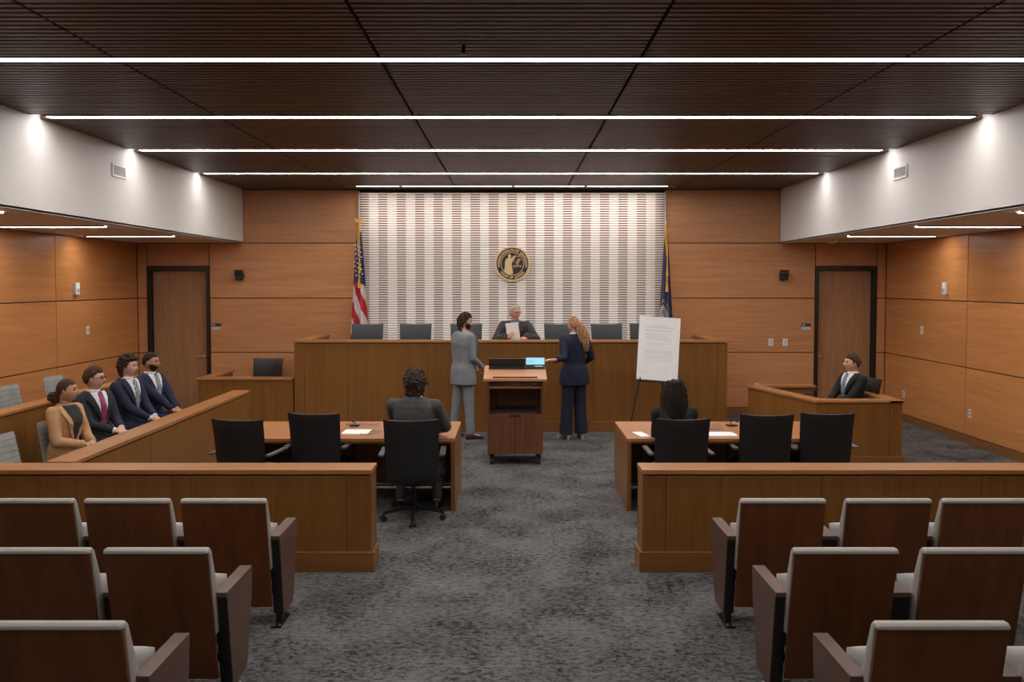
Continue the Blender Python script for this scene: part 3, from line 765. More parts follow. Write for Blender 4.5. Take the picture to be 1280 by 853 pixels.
def star(mb, x, z, r, y0, y1):
    pts = [((r if k % 2 == 0 else r*.42)*math.cos(PI/2+k*PI/5)+x, (r if k % 2 == 0 else r*.42)*math.sin(PI/2+k*PI/5)+z) for k in range(10)]
    mb.prism(pts, 'y', y0, y1)
st = MB(); star(st, -.232, -.045, .024, -.018, -.010); star(st, .232, -.045, .024, -.018, -.010); obj('star', st, M['goldmatte'], sl)
fg = MB()
def poly(mb, pts, y0=-.024, y1=-.010): mb.prism([(x, z) for x, z in pts], 'y', y0, y1)
poly(fg, [(-.135, -.135), (-.125, -.05), (-.115, .03), (-.105, .075), (-.085, .095), (-.055, .10), (-.02, .092), (.0, .07), (-.005, .03), (-.012, -.02), (.0, -.09), (.012, -.165), (-.03, -.185), (-.09, -.168)])
fg.ball((-.05, -.018, .128), (.024, .012, .030), 12)
fg.tube([(-.02, -.02, .075), (.02, -.02, .085), (.045, -.02, .125)], [.014, .012, .008], 8)
fg.tube([(-.10, -.02, .07), (-.118, -.02, .02), (-.112, -.02, -.04)], [.013, .011, .009], 8)
obj('figure', fg, M['goldmatte'], sl, bevel=0)
sc = MB(); sc.tube([(-.01, -.02, .118), (.12, -.02, .135)], .004, 6); sc.tube([(.05, -.02, .125), (.05, -.02, .165)], .004, 6)
for cx, zt in ((.0, .118), (.112, .134)):
    for s in (-1, 1): sc.tube([(cx, -.02, zt), (cx+s*.026, -.02, zt-.062)], .0022, 5)
    sc.prism([(cx-.034, zt-.062), (cx+.034, zt-.062), (cx+.018, zt-.08), (cx-.018, zt-.08)], 'y', -.024, -.014)
sc.tube([(-.125, -.02, -.02), (-.135, -.02, -.15)], .005, 6)
obj('scales', sc, M['goldmatte'], sl)
mo = MB()
for s, z in (('LEX', .018), ('ET', -.020), ('JUSTITIA', -.056)): text_into(mo, s, .040, .003, Matrix.Translation((.085, -.013, z)) @ Matrix.Rotation(PI/2, 4, 'X'), bold=.001)
obj('motto_lettering', mo, M['goldmatte'], sl)

# ---------------------------------------------------------------- flags
def flag(name, label, x, col_fn, mats, z_top, z_bot, w0, w1, finial, cordz):
    t = thing(name, label, 'flag', (x, 13.88, .6))
    obj('pole', MB().cyl((0, 0, .05), (0, 0, z_top+.02-.6+.12), .013), M['gold'], t, smooth=True)
    obj('floor_stand', MB().lathe([(.15, 0), (.15, .02), (.06, .05), (.03, .12), (.016, .16)]), M['gold'], t, smooth=True)
    nu, nv = 60, 110; mb = MB(); vs = []; fs = []; mi = []
    for side in (0, 1):
        for i in range(nv+1):
            v = i/nv; z = z_top-(z_top-z_bot)*v-.6; wd = w0+(w1-w0)*v**.8
            for j in range(nu+1):
                u = j/nu; q = u*2-1
                fold = math.sin(u*PI*5+v*1.0)*(.012+.035*v)
                vs.append((q*wd/2+math.sin(v*3+u*4)*.006, -.03+fold+(.006 if side else 0)-.02*v, z-.03*abs(q)*v*(1-v)+.02*math.sin(u*9)*v*v))
    n1 = (nv+1)*(nu+1)
    for side in (0, 1):
        for i in range(nv):
            for j in range(nu):
                a = side*n1+i*(nu+1)+j
                fs.append((a, a+1, a+nu+2, a+nu+1)); mi.append(col_fn(j/nu, i/nv))
    for i in range(nv):
        for j in (0, nu):
            a = i*(nu+1)+j; fs.append((a, a+nu+1, n1+a+nu+1, n1+a)); mi.append(col_fn(j/nu, i/nv))
    for j in range(nu):
        a = nv*(nu+1)+j; fs.append((a, a+1, n1+a+1, n1+a)); mi.append(col_fn(j/nu, .999))
    mb.add(vs, fs); mb.m = mi
    o = obj('cloth', mb, mats, t); o.data.polygons.foreach_set('use_smooth', [True]*len(o.data.polygons))
    cord = MB()
    cord.tube([(.0, -.035, z_top-.6+.03), (.012, -.085, z_top-.6-.25), (.004, -.10, cordz-.6+.16)], .008, 8)
    cord.tube([(-.02, -.03, z_top-.6+.04), (-.025, -.06, z_top-.6-.10), (.0, -.09, z_top-.6-.38)], .009, 8)
    cord.ball((0, -.035, z_top-.6+.02), (.032, .03, .045), 10)
    cd_ = obj('gold_cord', cord, plain('cord_yellow', (.72, .38, .04), .6), t, smooth=True)
    ts = MB(); ts.lathe([(.006, .16), (.018, .145), (.014, .12), (.022, .06), (.027, 0)], (.004, -.10, cordz-.6), 12); ts.lathe([(.006, .16), (.018, .145), (.014, .12), (.022, .06), (.027, 0)], (.012, -.08, cordz-.6+.26), 12)
    obj('tassel', ts, plain('tassel_yellow', (.70, .36, .04), .7), t, smooth=True)
    f = MB(); zf = z_top-.6+.13
    if finial == 'eagle':
        f.ball((0, 0, zf+.0), (.022, .022, .022), 12); f.ball((0, 0, zf+.045), (.017, .017, .032), 12); f.ball((.004, -.01, zf+.082), (.010, .014, .010), 10)
        for s in (-1, 1):
            f.prism([(s*.008, zf+.06), (s*.045, zf+.088), (s*.082, zf+.082), (s*.072, zf+.045), (s*.05, zf+.02), (s*.012, zf+.022)][::s], 'y', -.008, .008)
        f.prism([(-.02, zf), (.02, zf), (.01, zf+.04), (-.01, zf+.04)], 'y', -.006, .006)
    else:
        f.lathe([(.012, 0), (.022, .015), (.010, .03), (.024, .05), (.002, .12)], (0, 0, zf-.03), 12)
    obj('finial', f, M['gold'], t, smooth=True)
    return t
F_ = {k: cloth('flag_'+k, c, .7, 500, .1, .2) for k, c in dict(red=(.50, .012, .025), white=(.70, .67, .66), blue=(.018, .022, .085), royal=(.018, .030, .13), gold=(.6, .36, .06), seal=(.42, .45, .47), dark=(.02, .02, .03)).items()}
def usa(u, v):
    d = .44+.07*abs(u-.35)
    if v < d: return 2
    s = (v-.44)*3.6-u*1.25
    return 0 if math.floor(s*1.9+.8) % 2 == 0 else 1
uf = flag('american_flag', 'furled red, white and blue star-striped flag left of the sculpted wall', -2.56, usa, [F_['red'], F_['white'], F_['blue']], 3.13, 1.25, .07, .34, 'eagle', 1.86+.32)
stx = MB()
for k in range(22):
    v = .12+.30*(k/22); rr = ((k*37) % 11)/11-.5; wd = (.07+(.34-.07)*v**.8)*.78
    star(stx, rr*wd, 3.13-1.88*v-.6, .021, -.115, -.105)
obj('star', stx, F_['white'], uf)
def ky(u, v):
    if u < .03 or u > .97: return 1
    du = (u-.30)/.36; dv = (v-.76)/.115
    r = math.hypot(du, dv)
    if r < 1:
        if .35 < r < .62 and math.sin(u*40+v*25) > .1: return 3
        return 2
    if 1.0 <= r < 1.2: return 0
    if 1.2 <= r < 1.42 and math.sin(u*44+v*60) > .2: return 1
    return 0
flag('state_flag', 'furled blue flag with pale emblem right of the sculpted wall', 2.585, ky, [F_['royal'], F_['gold'], F_['seal'], F_['dark']], 3.10, 1.25, .05, .27, 'spear', 2.12)

# ---------------------------------------------------------------- small things on desks
def sheet(x, y, z, w_, h_, rot, label, group, n=1, mat=None):
    o = obj('paper_sheet', MB().box(-w_/2, w_/2, -h_/2, h_, 0, .004*n) if False else MB().box(-w_/2, w_/2, -h_/2, h_/2, 0, .003*n), mat or M['paper'])
    o.location = (x, y, z); o.rotation_euler = (0, 0, R(rot)); return tag(o, label, 'paper', group)
sheet(-1.60, 8.43, .722, .27, .25, -2, 'white papers on the left counsel table beside the seated man', 'papers on the tables', 3)
folder = plain('folder_grey', (.20, .15, .14), .5)
def foldr(x, y, w_, h_, rot, lab):
    t = thing('folder', lab, 'folder', (x, y, .722), R(rot)); obj('cover', MB().box(-w_/2, w_/2, -h_/2, h_/2, 0, .004), folder, t); obj('spine', MB().box(-w_/2, -w_/2+.012, -h_/2, h_/2, .004, .008), folder, t)
foldr(-1.44, 8.40, .10, .26, -22, 'grey folder edge beside the papers on the left table')
foldr(-1.62, 8.92, .36, .10, 2, 'flat grey folder at the back of the left counsel table')
sheet(2.09, 8.28, .722, .33, .22, 3, 'white papers between the chairs on the right counsel table', 'papers on the tables', 4)
sheet(1.31, 8.30, .722, .10, .26, 12, 'white paper at the near left corner of the right table', 'papers on the tables', 2)
foldr(2.08, 8.72, .30, .22, -8, 'dark folder behind the papers on the right table')
def mic(x, y, z, rz, lab):
    t = thing('microphone', lab, 'microphone', (x, y, z), R(rz))
    obj('base', MB().box(-.05, .05, -.04, .04, 0, .018), M['black'], t, bevel=.006)
    obj('neck', MB().tube([(0, .01, .015), (0, .02, .05), (0, -.02, .075), (0, -.08, .07)], .005, 8), M['black'], t, smooth=True)
    obj('capsule', MB().ball((0, -.095, .067), (.012, .02, .012), 12), M['black'], t, smooth=True)
mic(-1.69, 8.80, .722, 0, 'small black microphone on the left counsel table')
mic(2.36, 8.80, .722, 20, 'small black microphone on the right counsel table')
mic(3.86, 10.72, .80, 60, 'small black microphone on the witness box ledge')
cu = thing('paper_cup', 'tiny white cup at the far corner of the witness box ledge', 'cup', (3.50, 11.74, .80))
obj('cup', MB().lathe([(.022, 0), (.028, .022), (.024, .022), (.019, .003)]), M['white'], cu, smooth=True)
fb = thing('floor_box', 'flat dark floor box under the left counsel table', 'floor box', (-1.10, 8.35, 0))
obj('lid', MB().box(-.12, .12, -.09, .09, 0, .012), M['blackmetal'], fb, bevel=.003)

# ---------------------------------------------------------------- people
def fuse(mb, voxel, smooth=2, factor=.5):
    """one closed surface out of overlapping closed shapes"""
    me = bpy.data.meshes.new('body_tmp'); me.from_pydata([tuple(v) for v in mb.v], [], mb.f)
    bm = bmesh.new(); bm.from_mesh(me); bmesh.ops.recalc_face_normals(bm, faces=bm.faces); bm.to_mesh(me); bm.free()
    o = bpy.data.objects.new('body_tmp', me); C.objects.link(o)
    r = o.modifiers.new('r', 'REMESH'); r.mode = 'VOXEL'; r.voxel_size = voxel
    s = o.modifiers.new('s', 'SMOOTH'); s.iterations = smooth; s.factor = factor
    bpy.context.view_layer.update(); dg = bpy.context.evaluated_depsgraph_get()
    out = bpy.data.meshes.new_from_object(o.evaluated_get(dg)); bpy.data.objects.remove(o)
    out.polygons.foreach_set('use_smooth', [True]*len(out.polygons)); return out
def mesh_obj(name, me, mat, parent):
    me.name = name; me.materials.clear(); me.materials.append(mat); return link(name, me, parent)
def wrinkle(me, amp, freq, seed=0, stretch=(1, 1, 1)):
    me.update(); ns = [v.normal.copy() for v in me.vertices]
    for v, n in zip(me.vertices, ns):
        p = Vector((v.co.x*stretch[0], v.co.y*stretch[1], v.co.z*stretch[2]))*freq+Vector((seed, seed*.7, seed*1.3))
        v.co += n*(noise.noise(p)*amp+noise.noise(p*2.3)*amp*.45)
def ik(a, b, l1, l2, pole):
    a, b, pole = Vector(a), Vector(b), Vector(pole); d = b-a; L = d.length
    if L > (l1+l2)*.999: return a+d*(l1/(l1+l2))
    x = (l1*l1-l2*l2+L*L)/(2*L); h = math.sqrt(max(0, l1*l1-x*x)); e = d.normalized()
    p = pole-a; p = (p-e*p.dot(e)).normalized(); return a+e*x+p*h
TORSO = [(-.32, .172, .110, .125), (-.18, .176, .112, .128), (0, .172, .110, .125), (.25, .150, .108, .100), (.5, .160, .118, .108), (.72, .182, .120, .118), (.86, .190, .100, .110), (.95, .160, .078, .092), (1.0, .098, .066, .074), (1.06, .062, .058, .062)]
WOMAN = [(-.32, .182, .110, .135), (-.18, .182, .112, .138), (0, .168, .108, .128), (.25, .132, .100, .092), (.5, .145, .112, .100), (.66, .158, .138, .108), (.76, .163, .125, .108), (.87, .160, .090, .098), (.94, .128, .070, .082), (1.0, .070, .054, .062), (1.06, .052, .050, .054)]
def tinterp(tab, t):
    if t <= tab[0][0]: return tab[0][1:]
    for a, b in zip(tab[:-1], tab[1:]):
        if t <= b[0]:
            q = (t-a[0])/(b[0]-a[0]); q = q*q*(3-2*q); return tuple(x+(y-x)*q for x, y in zip(a[1:], b[1:]))
    return tab[-1][1:]
class Torso:
    def __init__(s, pelvis, neck, yaw, tab, k=1.0):
        s.p = Vector(pelvis); s.n = Vector(neck); s.u = (s.n-s.p).normalized(); s.L = (s.n-s.p).length
        f = Vector((-math.sin(yaw), math.cos(yaw), 0)); s.f = (f-s.u*f.dot(s.u)).normalized(); s.r = s.f.cross(s.u); s.tab = tab; s.k = k
    def P(s, t, phi, sc=1.0, off=0):
        w_, df, db = tinterp(s.tab, t); w_ *= s.k; df *= s.k; db *= s.k
        sn, cs = math.sin(phi), math.cos(phi); d = df if cs > 0 else db
        x = (w_*sc+off)*math.copysign(abs(sn)**.86, sn); y = (d*sc+off)*math.copysign(abs(cs)**.9, cs)
        return s.p+s.u*(s.L*t)+s.r*x+s.f*y
    def loft(s, mb, t0, t1, sc=1.0, off=0, n=28, m=18, hang=False):
        rings = []
        for i in range(m+1):
            t = t0+(t1-t0)*i/m; ring = [s.P(t, 2*PI*j/n, sc, off) for j in range(n)]
            rings.append(ring)
        mb.loft(rings)
def head_dir(d, hair=0):
    x, y, z = d
    rx, ry, rz = .0765, .098, .120
    if z < 0:
        rx *= 1-.30*z*z
        if y < 0: ry *= 1+.42*z*(-y)
        else: ry *= 1-.06*z*z
    X, Y, Z = x*rx, y*ry, z*rz
    if y > 0: Y *= 1-.05*(1-abs(x))*0
    if not hair and y > .3:
        for sx in (-1, 1):
            q = ((X-sx*.032)/.018)**2+((Z-.012)/.013)**2; Y -= .011*math.exp(-q)
        Y += .006*math.exp(-((Z-.034)/.010)**2-((X)/.05)**2)
        Y += .008*math.exp(-((Z+.050)/.012)**2-((X)/.024)**2)
        Y += .009*math.exp(-((Z+.095)/.016)**2-((X)/.026)**2)
        for sx in (-1, 1): Y += .004*math.exp(-((Z+.018)/.02)**2-((X-sx*.04)/.02)**2)
    return Vector((X, Y, Z))
def head_mesh(mb, c, Mh, k=1.0, fem=False):
    n, m = 56, 40; vs = []; fs = []
    for i in range(1, m):
        a = -PI/2+PI*i/m
        for j in range(n):
            b = 2*PI*j/n; vs.append(c+Mh @ (head_dir((math.cos(a)*math.cos(b), math.cos(a)*math.sin(b), math.sin(a)))*k))
    vs.append(c+Mh @ Vector((0, 0, -.120*k))); vs.append(c+Mh @ Vector((0, 0, .120*k)))
    for i in range(m-2):
        for j in range(n):
            a = i*n+j; b = i*n+(j+1) % n; fs.append((a, b, b+n, a+n))
    for j in range(n): fs.append((len(vs)-2, (j+1) % n, j)); fs.append(((m-2)*n+j, (m-2)*n+(j+1) % n, len(vs)-1))
    mb.add(vs, fs)
    def q(x, y, z): return c+Mh @ (Vector((x, y, z))*k)
    mb.tube([q(0, .088, .022), q(0, .103, -.002), q(0, .114, -.020), q(0, .100, -.030)], [.006*k, .009*k, .0125*k, .010*k], 10)
    for s in (-1, 1):
        mb.ball(q(s*.011, .100, -.024), .008*k, 10)
        mb.ball(q(s*.077, -.008, -.004), (.008*k, .017*k, .030*k), 12, mat=Mh @ Matrix.Rotation(R(-s*15), 3, 'Z'))
def sstep(a, b, x):
    q = min(1, max(0, (x-a)/(b-a))); return q*q*(3-2*q)
def shell(c, Mh, k, mask, thick, seed, amp, freq, base=-.010):
    n, m = 96, 72; mb = MB(); vs = []; fs = []
    for i in range(m+1):
        a = -PI/2+PI*i/m
        for j in range(n):
            b = 2*PI*j/n; d = Vector((math.cos(a)*math.cos(b), math.cos(a)*math.sin(b), math.sin(a)))
            w_ = mask(d); p = head_dir(d, 1)
            nz = noise.noise(d*freq+Vector((seed, 0, 0)))+.5*noise.noise(d*freq*2.2+Vector((0, seed, 0)))
            th = thick(d) if callable(thick) else thick
            p = p+d*(base*(1-w_)+w_*(th+amp*nz)); vs.append(c+Mh @ (p*k))
    for i in range(m):
        for j in range(n):
            a = i*n+j; b = i*n+(j+1) % n; fs.append((a, b, b+n, a+n))
    mb.add(vs, fs); return mb
def hairmask(front=.50, side=.02, back=.62, soft=.34):
    def f(d):
        if d.y >= 0: zt = side+(front-side)*sstep(0, .62, d.y)
        else: zt = side+(-(back)-side)*min(1, (-d.y)*1.4)
        if .0 < d.y < .32 and d.z < .1: zt -= .22*(1-abs(d.y-.16)/.16)
        zt += .10*noise.noise(d*5)+.05*noise.noise(d*13)
        return sstep(zt-.06, zt+soft, d.z)**.6
    return f
def beardmask(d):
    if d.y < .05: 
        return 0
    w_ = sstep(.12, -.42, d.z)*sstep(.0, .20, d.y)*(1-.75*sstep(.60, .86, d.y)*sstep(-.36, -.22, d.z))
    mouth = math.exp(-((d.x)/.24)**2-((d.z+.41)/.07)**2)
    return max(0, w_-mouth*.9*(1 if d.y > .5 else 0))
def hand(mb, wrist, fd, pn, side, k=1.0, curl=30, spread=1.0, thumb=40):
    """wrist point, finger direction, palm normal (curl side), side=+1 right hand"""
    d = Vector(fd).normalized(); n = Vector(pn); n = (n-d*n.dot(d)).normalized(); s = d.cross(n)*side  # towards the thumb
    wrist = Vector(wrist)
    Mm = Matrix((s, d, n)).transposed()
    mb.ball(wrist+d*.048*k, (.041*k, .052*k, .016*k), 16, mat=Mm)
    mb.limb([wrist-d*.03*k, wrist+d*.02*k], [.025*k, .024*k], 12)
    mb.box(-.034*k, .034*k, .02*k, .088*k, -.0125*k, .0125*k, rot=None) if False else None
    ls = [(.031, .040, .025, .020), (.0105, .045, .029, .021), (-.0105, .041, .027, .020), (-.030, .032, .020, .018)]
    for i, (o, a, b, c) in enumerate(ls):
        p = wrist+d*(.083-.006*abs(i-1.2))*k+s*o*k; ang = R(curl*.5); pts = [wrist+d*.045*k+s*o*.8*k, p]; sd = (d+s*(o*2.2*spread)).normalized()
        for L_ in (a, b, c):
            pts.append(pts[-1]+(sd*math.cos(ang)+n*math.sin(ang))*L_*k); ang += R(curl)
        mb.limb(pts, [.0095*k, .0100*k, .0088*k, .0080*k, .0072*k], 8)
    t0 = wrist+d*.022*k+s*.026*k; td = (d*math.cos(R(thumb))+s*math.sin(R(thumb))+n*.25).normalized()
    t1 = t0+td*.042*k; t2 = t1+(td*.8+d*.45+n*.2).normalized()*.032*k; t3 = t2+(td*.5+d*.7+n*.3).normalized()*.025*k
    mb.limb([t0, t1, t2, t3], [.013*k, .0115*k, .0100*k, .0085*k], 8)
def skin(name, c):
    m, t, b = nt(name); b.inputs['Base Color'].default_value = (*c, 1); b.inputs['Roughness'].default_value = .5
    b.inputs['Subsurface Weight'].default_value = .08; b.inputs['Subsurface Scale'].default_value = .01; b.inputs['Subsurface Radius'].default_value = (1, .35, .2); return m
def hairm(name, ca, cb, freq=60):
    m, t, b = nt(name); v = coords(t, (1, 1, .35), False); f = noisen(t, v, freq, 5, .5)
    t.links.new(ramp(t, f, [(.35, ca), (.68, cb)]), b.inputs['Base Color']); b.inputs['Roughness'].default_value = .6; b.inputs['Specular IOR Level'].default_value = .18
    bump(t, b, f, .5, .006); return m
def suit(name, c, pin=None):
    return cloth(name, tuple(q*.62 for q in c), .85, 700, .18, .0)
def person(label, loc, heading, o):
    """local frame: faces +Y, right is +X, floor z=0"""
    t = thing('person', label, 'person', loc, R(heading-90))
    fem = o.get('fem', False); tab = WOMAN if fem else TORSO; H = o.get('k', 1.0)
    sit = o.get('sit', True); seat = o.get('seat', .555)
    pel = Vector(o.get('pelvis', (0, -.03, seat) if sit else (0, 0, .96*H)))
    lean = o.get('lean', (0, .02)); tl = o.get('tl', (.50 if fem else .53)*H)
    u = Vector((lean[0], lean[1], 1)).normalized(); neck = pel+u*tl
    yaw = R(o.get('yaw', 0)); T = Torso(pel, neck, yaw, tab, o.get('girth', 1.0))
    shw = (.157 if fem else .188)*o.get('shk', 1.0)*H
    sh = {s: T.p+T.u*(T.L*.868)+T.r*(s*shw)-T.f*.005+Vector((0, 0, o.get('shup', {}).get(s, 0))) for s in (-1, 1)}
    hk = o.get('hk', .95 if fem else 1.0)
    hc = neck+u*.045+Vector(o.get('headoff', (0, .02, 0)))+Vector((0, 0, .098*hk))
    Mh = Matrix.Rotation(yaw+R(o.get('hyaw', 0)), 3, 'Z') @ Matrix.Rotation(R(o.get('hpitch', 0)), 3, 'X') @ Matrix.Rotation(R(o.get('hroll', 0)), 3, 'Y')
    L1, L2 = .285*H, .255*H
    wr = {s: Vector(o['wr'][s]) for s in (-1, 1)}
    el = {s: ik(sh[s], wr[s], L1, L2, Vector(o['pole'][s])) for s in (-1, 1)}
    hipw = .088 if not fem else .085
    hip = {s: pel+T.r*(s*hipw)-u*.02 for s in (-1, 1)}
    kn = {s: Vector(o['kn'][s]) for s in (-1, 1)}; an = {s: Vector(o['an'][s]) for s in (-1, 1)}
    # body: a single continuous surface
    b = MB(); T.loft(b, -.10, 1.06, .80 if fem else .86)
    nb = neck-u*.03; b.limb([nb, neck+u*.05+(hc-neck)*.15, hc-Mh @ Vector((0, .018, .045))], [.056*(.86 if fem else 1), .051*(.86 if fem else 1), .050*(.86 if fem else 1)], 18)
    head_mesh(b, hc, Mh, hk, fem)
    for s in (-1, 1):
        b.limb([sh[s]-T.r*s*.03, sh[s], el[s], wr[s]], [.045, .046, .034, .025], 12)
        hh = o['hand'][s]; hand(b, wr[s], hh[0], hh[1], s, (.92 if fem else 1.0), *hh[2:])
        b.limb([hip[s], kn[s], an[s]], [.070, .046, .034], 14)
        fd = Vector(o.get('toe', {}).get(s, (0, 1, 0))).normalized(); b.limb([an[s]+Vector((0, 0, -.02)), an[s]+fd*.13+Vector((0, 0, -.045))], [.032, .024], 10)
    me = fuse(b, .0055, 2, .4); mesh_obj('body', me, o['skin'], t)
    def q(x, y, z): return hc+Mh @ (Vector((x, y, z))*hk)
    for s in (-1, 1):
        obj('eye', MB().ball(q(s*.031, .0815, .010), (.0125*hk, .0125*hk, .0075*hk), 12), EYE, t, smooth=True)
        obj('eyebrow', MB().tube([q(s*.015, .0955, .030), q(s*.032, .094, .035), q(s*.047, .084, .031)], [.003, .004, .0025], 6), o['hair'] if 'brow' not in o else o['brow'], t, smooth=True)
    obj('lips', MB().tube([q(-.020, .090, -.050), q(-.009, .0985, -.048), q(.009, .0985, -.048), q(.020, .090, -.050)], [.003, .0058, .0058, .003], 8), o.get('lips', LIPS), t, smooth=True)
    # hair
    hs = o.get('hairstyle', 'short'); seed = o.get('seed', 1.0)
    mk = hairmask(*o.get('hairline', (.50, .02, .60)))
    th = o.get('hth', .014); am = o.get('hamp', .006); fr = o.get('hfreq', 9)
    hmb = shell(hc, Mh, hk, mk, th, seed, am, fr)
    if hs == 'curly':
        rnd = random.Random(int(seed*10))
        for k in range(o.get('curls', 150)):
            z = rnd.uniform(-.6, 1); a = rnd.uniform(0, 2*PI); rr = math.sqrt(1-z*z); d = Vector((rr*math.cos(a), rr*math.sin(a), z))
            if mk(d) < .5 or (d.y > .5 and d.z < .55): continue
            p = hc+Mh @ ((head_dir(d, 1)+d*(th+rnd.uniform(-.004, .006)))*hk); hmb.ball(p, rnd.uniform(.010, .018)*hk, 8)
        for k in range(o.get('nape', 0)):
            a = rnd.uniform(-1.25, 1.25); p = hc+Mh @ (Vector((math.sin(a)*.082, -math.cos(a)*.088, rnd.uniform(-.125, -.03)))*hk); hmb.ball(p, rnd.uniform(.014, .022), 8)
        me = fuse(hmb, .005, 1, .3); wrinkle(me, .004, 60, seed)
    elif hs == 'bun':
        hmb.ball(q(0, -.125, -.055), (.048, .045, .042), 18); rnd = random.Random(4)
        for k in range(90):
            z = rnd.uniform(-1, 1); a = rnd.uniform(0, 2*PI); rr = math.sqrt(1-z*z)
            hmb.ball(q(0, -.13, -.06)+Vector((rr*math.cos(a)*.052, rr*math.sin(a)*.050, z*.046)), rnd.uniform(.009, .016), 8)
        me = fuse(hmb, .005, 1, .3); wrinkle(me, .003, 70, seed)
    else:
        me = fuse(hmb, .005, 2, .4); wrinkle(me, .0022, 45, seed, (1, 1, .5))
    ho = mesh_obj('hair', me, o['hair'], t)
    if hs in ('long', 'ponytail'):
        rnd = random.Random(11); sb = MB(); lw_ = o.get('hairw', 1)
        if hs == 'long':
            for k in range(300):
                a = rnd.uniform(-1.9, 1.9); z0 = rnd.uniform(-.02, .12); r0 = rnd.uniform(.72, 1.0)
                p = Vector((math.sin(a)*.118*r0*(1-.35*max(0, z0)/.12), -math.cos(a)*.125*r0-.008, z0)); ln = rnd.uniform(.20, .315); pts = []
                fx = rnd.uniform(24, 34); ph = rnd.uniform(0, 6)
                for i in range(10):
                    v = i/9; pts.append(hc+Mh @ Vector((p.x*(1+.34*v-.18*v*v)+.008*math.sin(fx*v+ph), p.y*(1+.22*v)-.012*v+.008*math.cos(fx*v+ph), p.z-ln*v)))
                sb.tube(pts, [.010, .013, .014, .014, .014, .013, .012, .010, .008, .003], 6)
        else:
            for k in range(190):
                a = rnd.uniform(0, 2*PI); r0 = math.sqrt(rnd.random()); pts = []; fx = rnd.uniform(14, 20); ph = rnd.uniform(0, 6); ln = rnd.uniform(.30, .44)
                ox, oy = math.cos(a)*r0, math.sin(a)*r0
                for i in range(13):
                    v = i/12; wd = .022+.060*math.sin(min(1, v*1.3)*PI*.62)*(1-.45*v)
                    pts.append(q(0, -.098, .050)+Vector((ox*wd+.013*math.sin(fx*v+ph)+o.get('tailx', .03)*v, oy*wd*.75-.018*math.sin(v*PI)-.030*(1-(1-v)**2)+.006*math.cos(fx*v+ph), -ln*v+.012*math.sin(v*PI))))
                sb.tube(pts, [.007]+[.009]*8+[.008, .007, .005, .002], 6)
        so = obj('long_strands', sb, o['hair'], ho, smooth=70)
    if o.get('beard'):
        bm_ = shell(hc, Mh, hk, beardmask, o['beard'], seed+3, .003, 14, -.006); obj('beard', bm_, o['hair'], t, smooth=70)
    if o.get('glasses'):
        gb = MB()
        for s in (-1, 1):
            gb.tube([q(s*.032+.021*math.cos(2*PI*k/16), .103-.004*abs(math.cos(2*PI*k/16)), .008+.015*math.sin(2*PI*k/16)) for k in range(17)], .0022, 6)
            gb.tube([q(s*.053, .098, .014), q(s*.078, .05, .014), q(s*.080, -.01, .010)], .0022, 6)
        gb.tube([q(-.011, .104, .012), q(.011, .104, .012)], .002, 6); obj('glasses', gb, M['black'], t, smooth=True)
    if o.get('earring'):
        for s in (-1, 1): obj('earring', MB().tube([q(s*.083, -.005+.014*math.sin(2*PI*k/12), -.048+.014*math.cos(2*PI*k/12)) for k in range(13)], .0022, 6), M['gold'], t, smooth=True)
    # jacket (or robe)
    jm = o['jacket']; js = o.get('js', 1.05); t0 = o.get('jt0', -.14 if sit else -.36); ja = o.get('jarm', (.062, .060, .049, .040))
    j = MB(); rings = []; n = 32
    for i in range(23):
        tt = t0+(1.02-t0)*i/22; fl = 1+.10*max(0, -tt)*(1 if not sit else .6)
        rings.append([T.P(tt, 2*PI*jj/n, js*fl, .006) for jj in range(n)])
    j.loft(rings)
    for s in (-1, 1):
        j.limb([T.p+T.u*(T.L*.86)+T.r*(s*shw*.45), sh[s]+T.u*.002, el[s]], [.070*(.9 if fem else 1), ja[0], ja[2]+.004], 16)
        d = (wr[s]-el[s]).normalized(); end = wr[s]-d*.015
        j.limb([el[s], end-d*.03], [ja[2]+.004, ja[3]], 16); j.cyl(end-d*.05, end, ja[3]+.001, ja[3]+.002+o.get('cuffw', 0), 16)
    if sit and not o.get('noskirt'):
        for s in (-1, 1):
            d = (kn[s]-hip[s]).normalized(); j.limb([hip[s]+Vector((0, 0, .01)), hip[s]+d*.14+Vector((0, 0, .0))], [.100, .088], 16)
    if o.get('robe'):
        j.limb([pel+Vector((0, 0, -.03)), pel+Vector((0, .28, -.03))], [.20, .17], 20)
    me = fuse(j, .0075, 3, .5); wrinkle(me, o.get('wr_amp', .006), 13, seed, (1, 1, .6)); mesh_obj('jacket' if not o.get('robe') else 'robe', me, jm, t)
    # chest opening with shirt, lapels and tie, all following the chest
    def patch(f0, f1, ta, tb, off, thk, nm, mat, nn=14, mm=8):
        mb = MB(); top = []; bot = []
        for i in range(nn+1):
            v = i/nn; tt = ta+(tb-ta)*v
            top.append([T.P(tt, f0(v)+(f1(v)-f0(v))*k/mm, js, off+thk) for k in range(mm+1)])
            bot.append([T.P(tt, f0(v)+(f1(v)-f0(v))*k/mm, js, off-.006) for k in range(mm+1)])
        rings = [a+b[::-1] for a, b in zip(top, bot)]; mb.loft(rings); return obj(nm, mb, mat, t, smooth=50)
    vb = o.get('vb', .42); vt = 1.01; ow = o.get('open', .62)
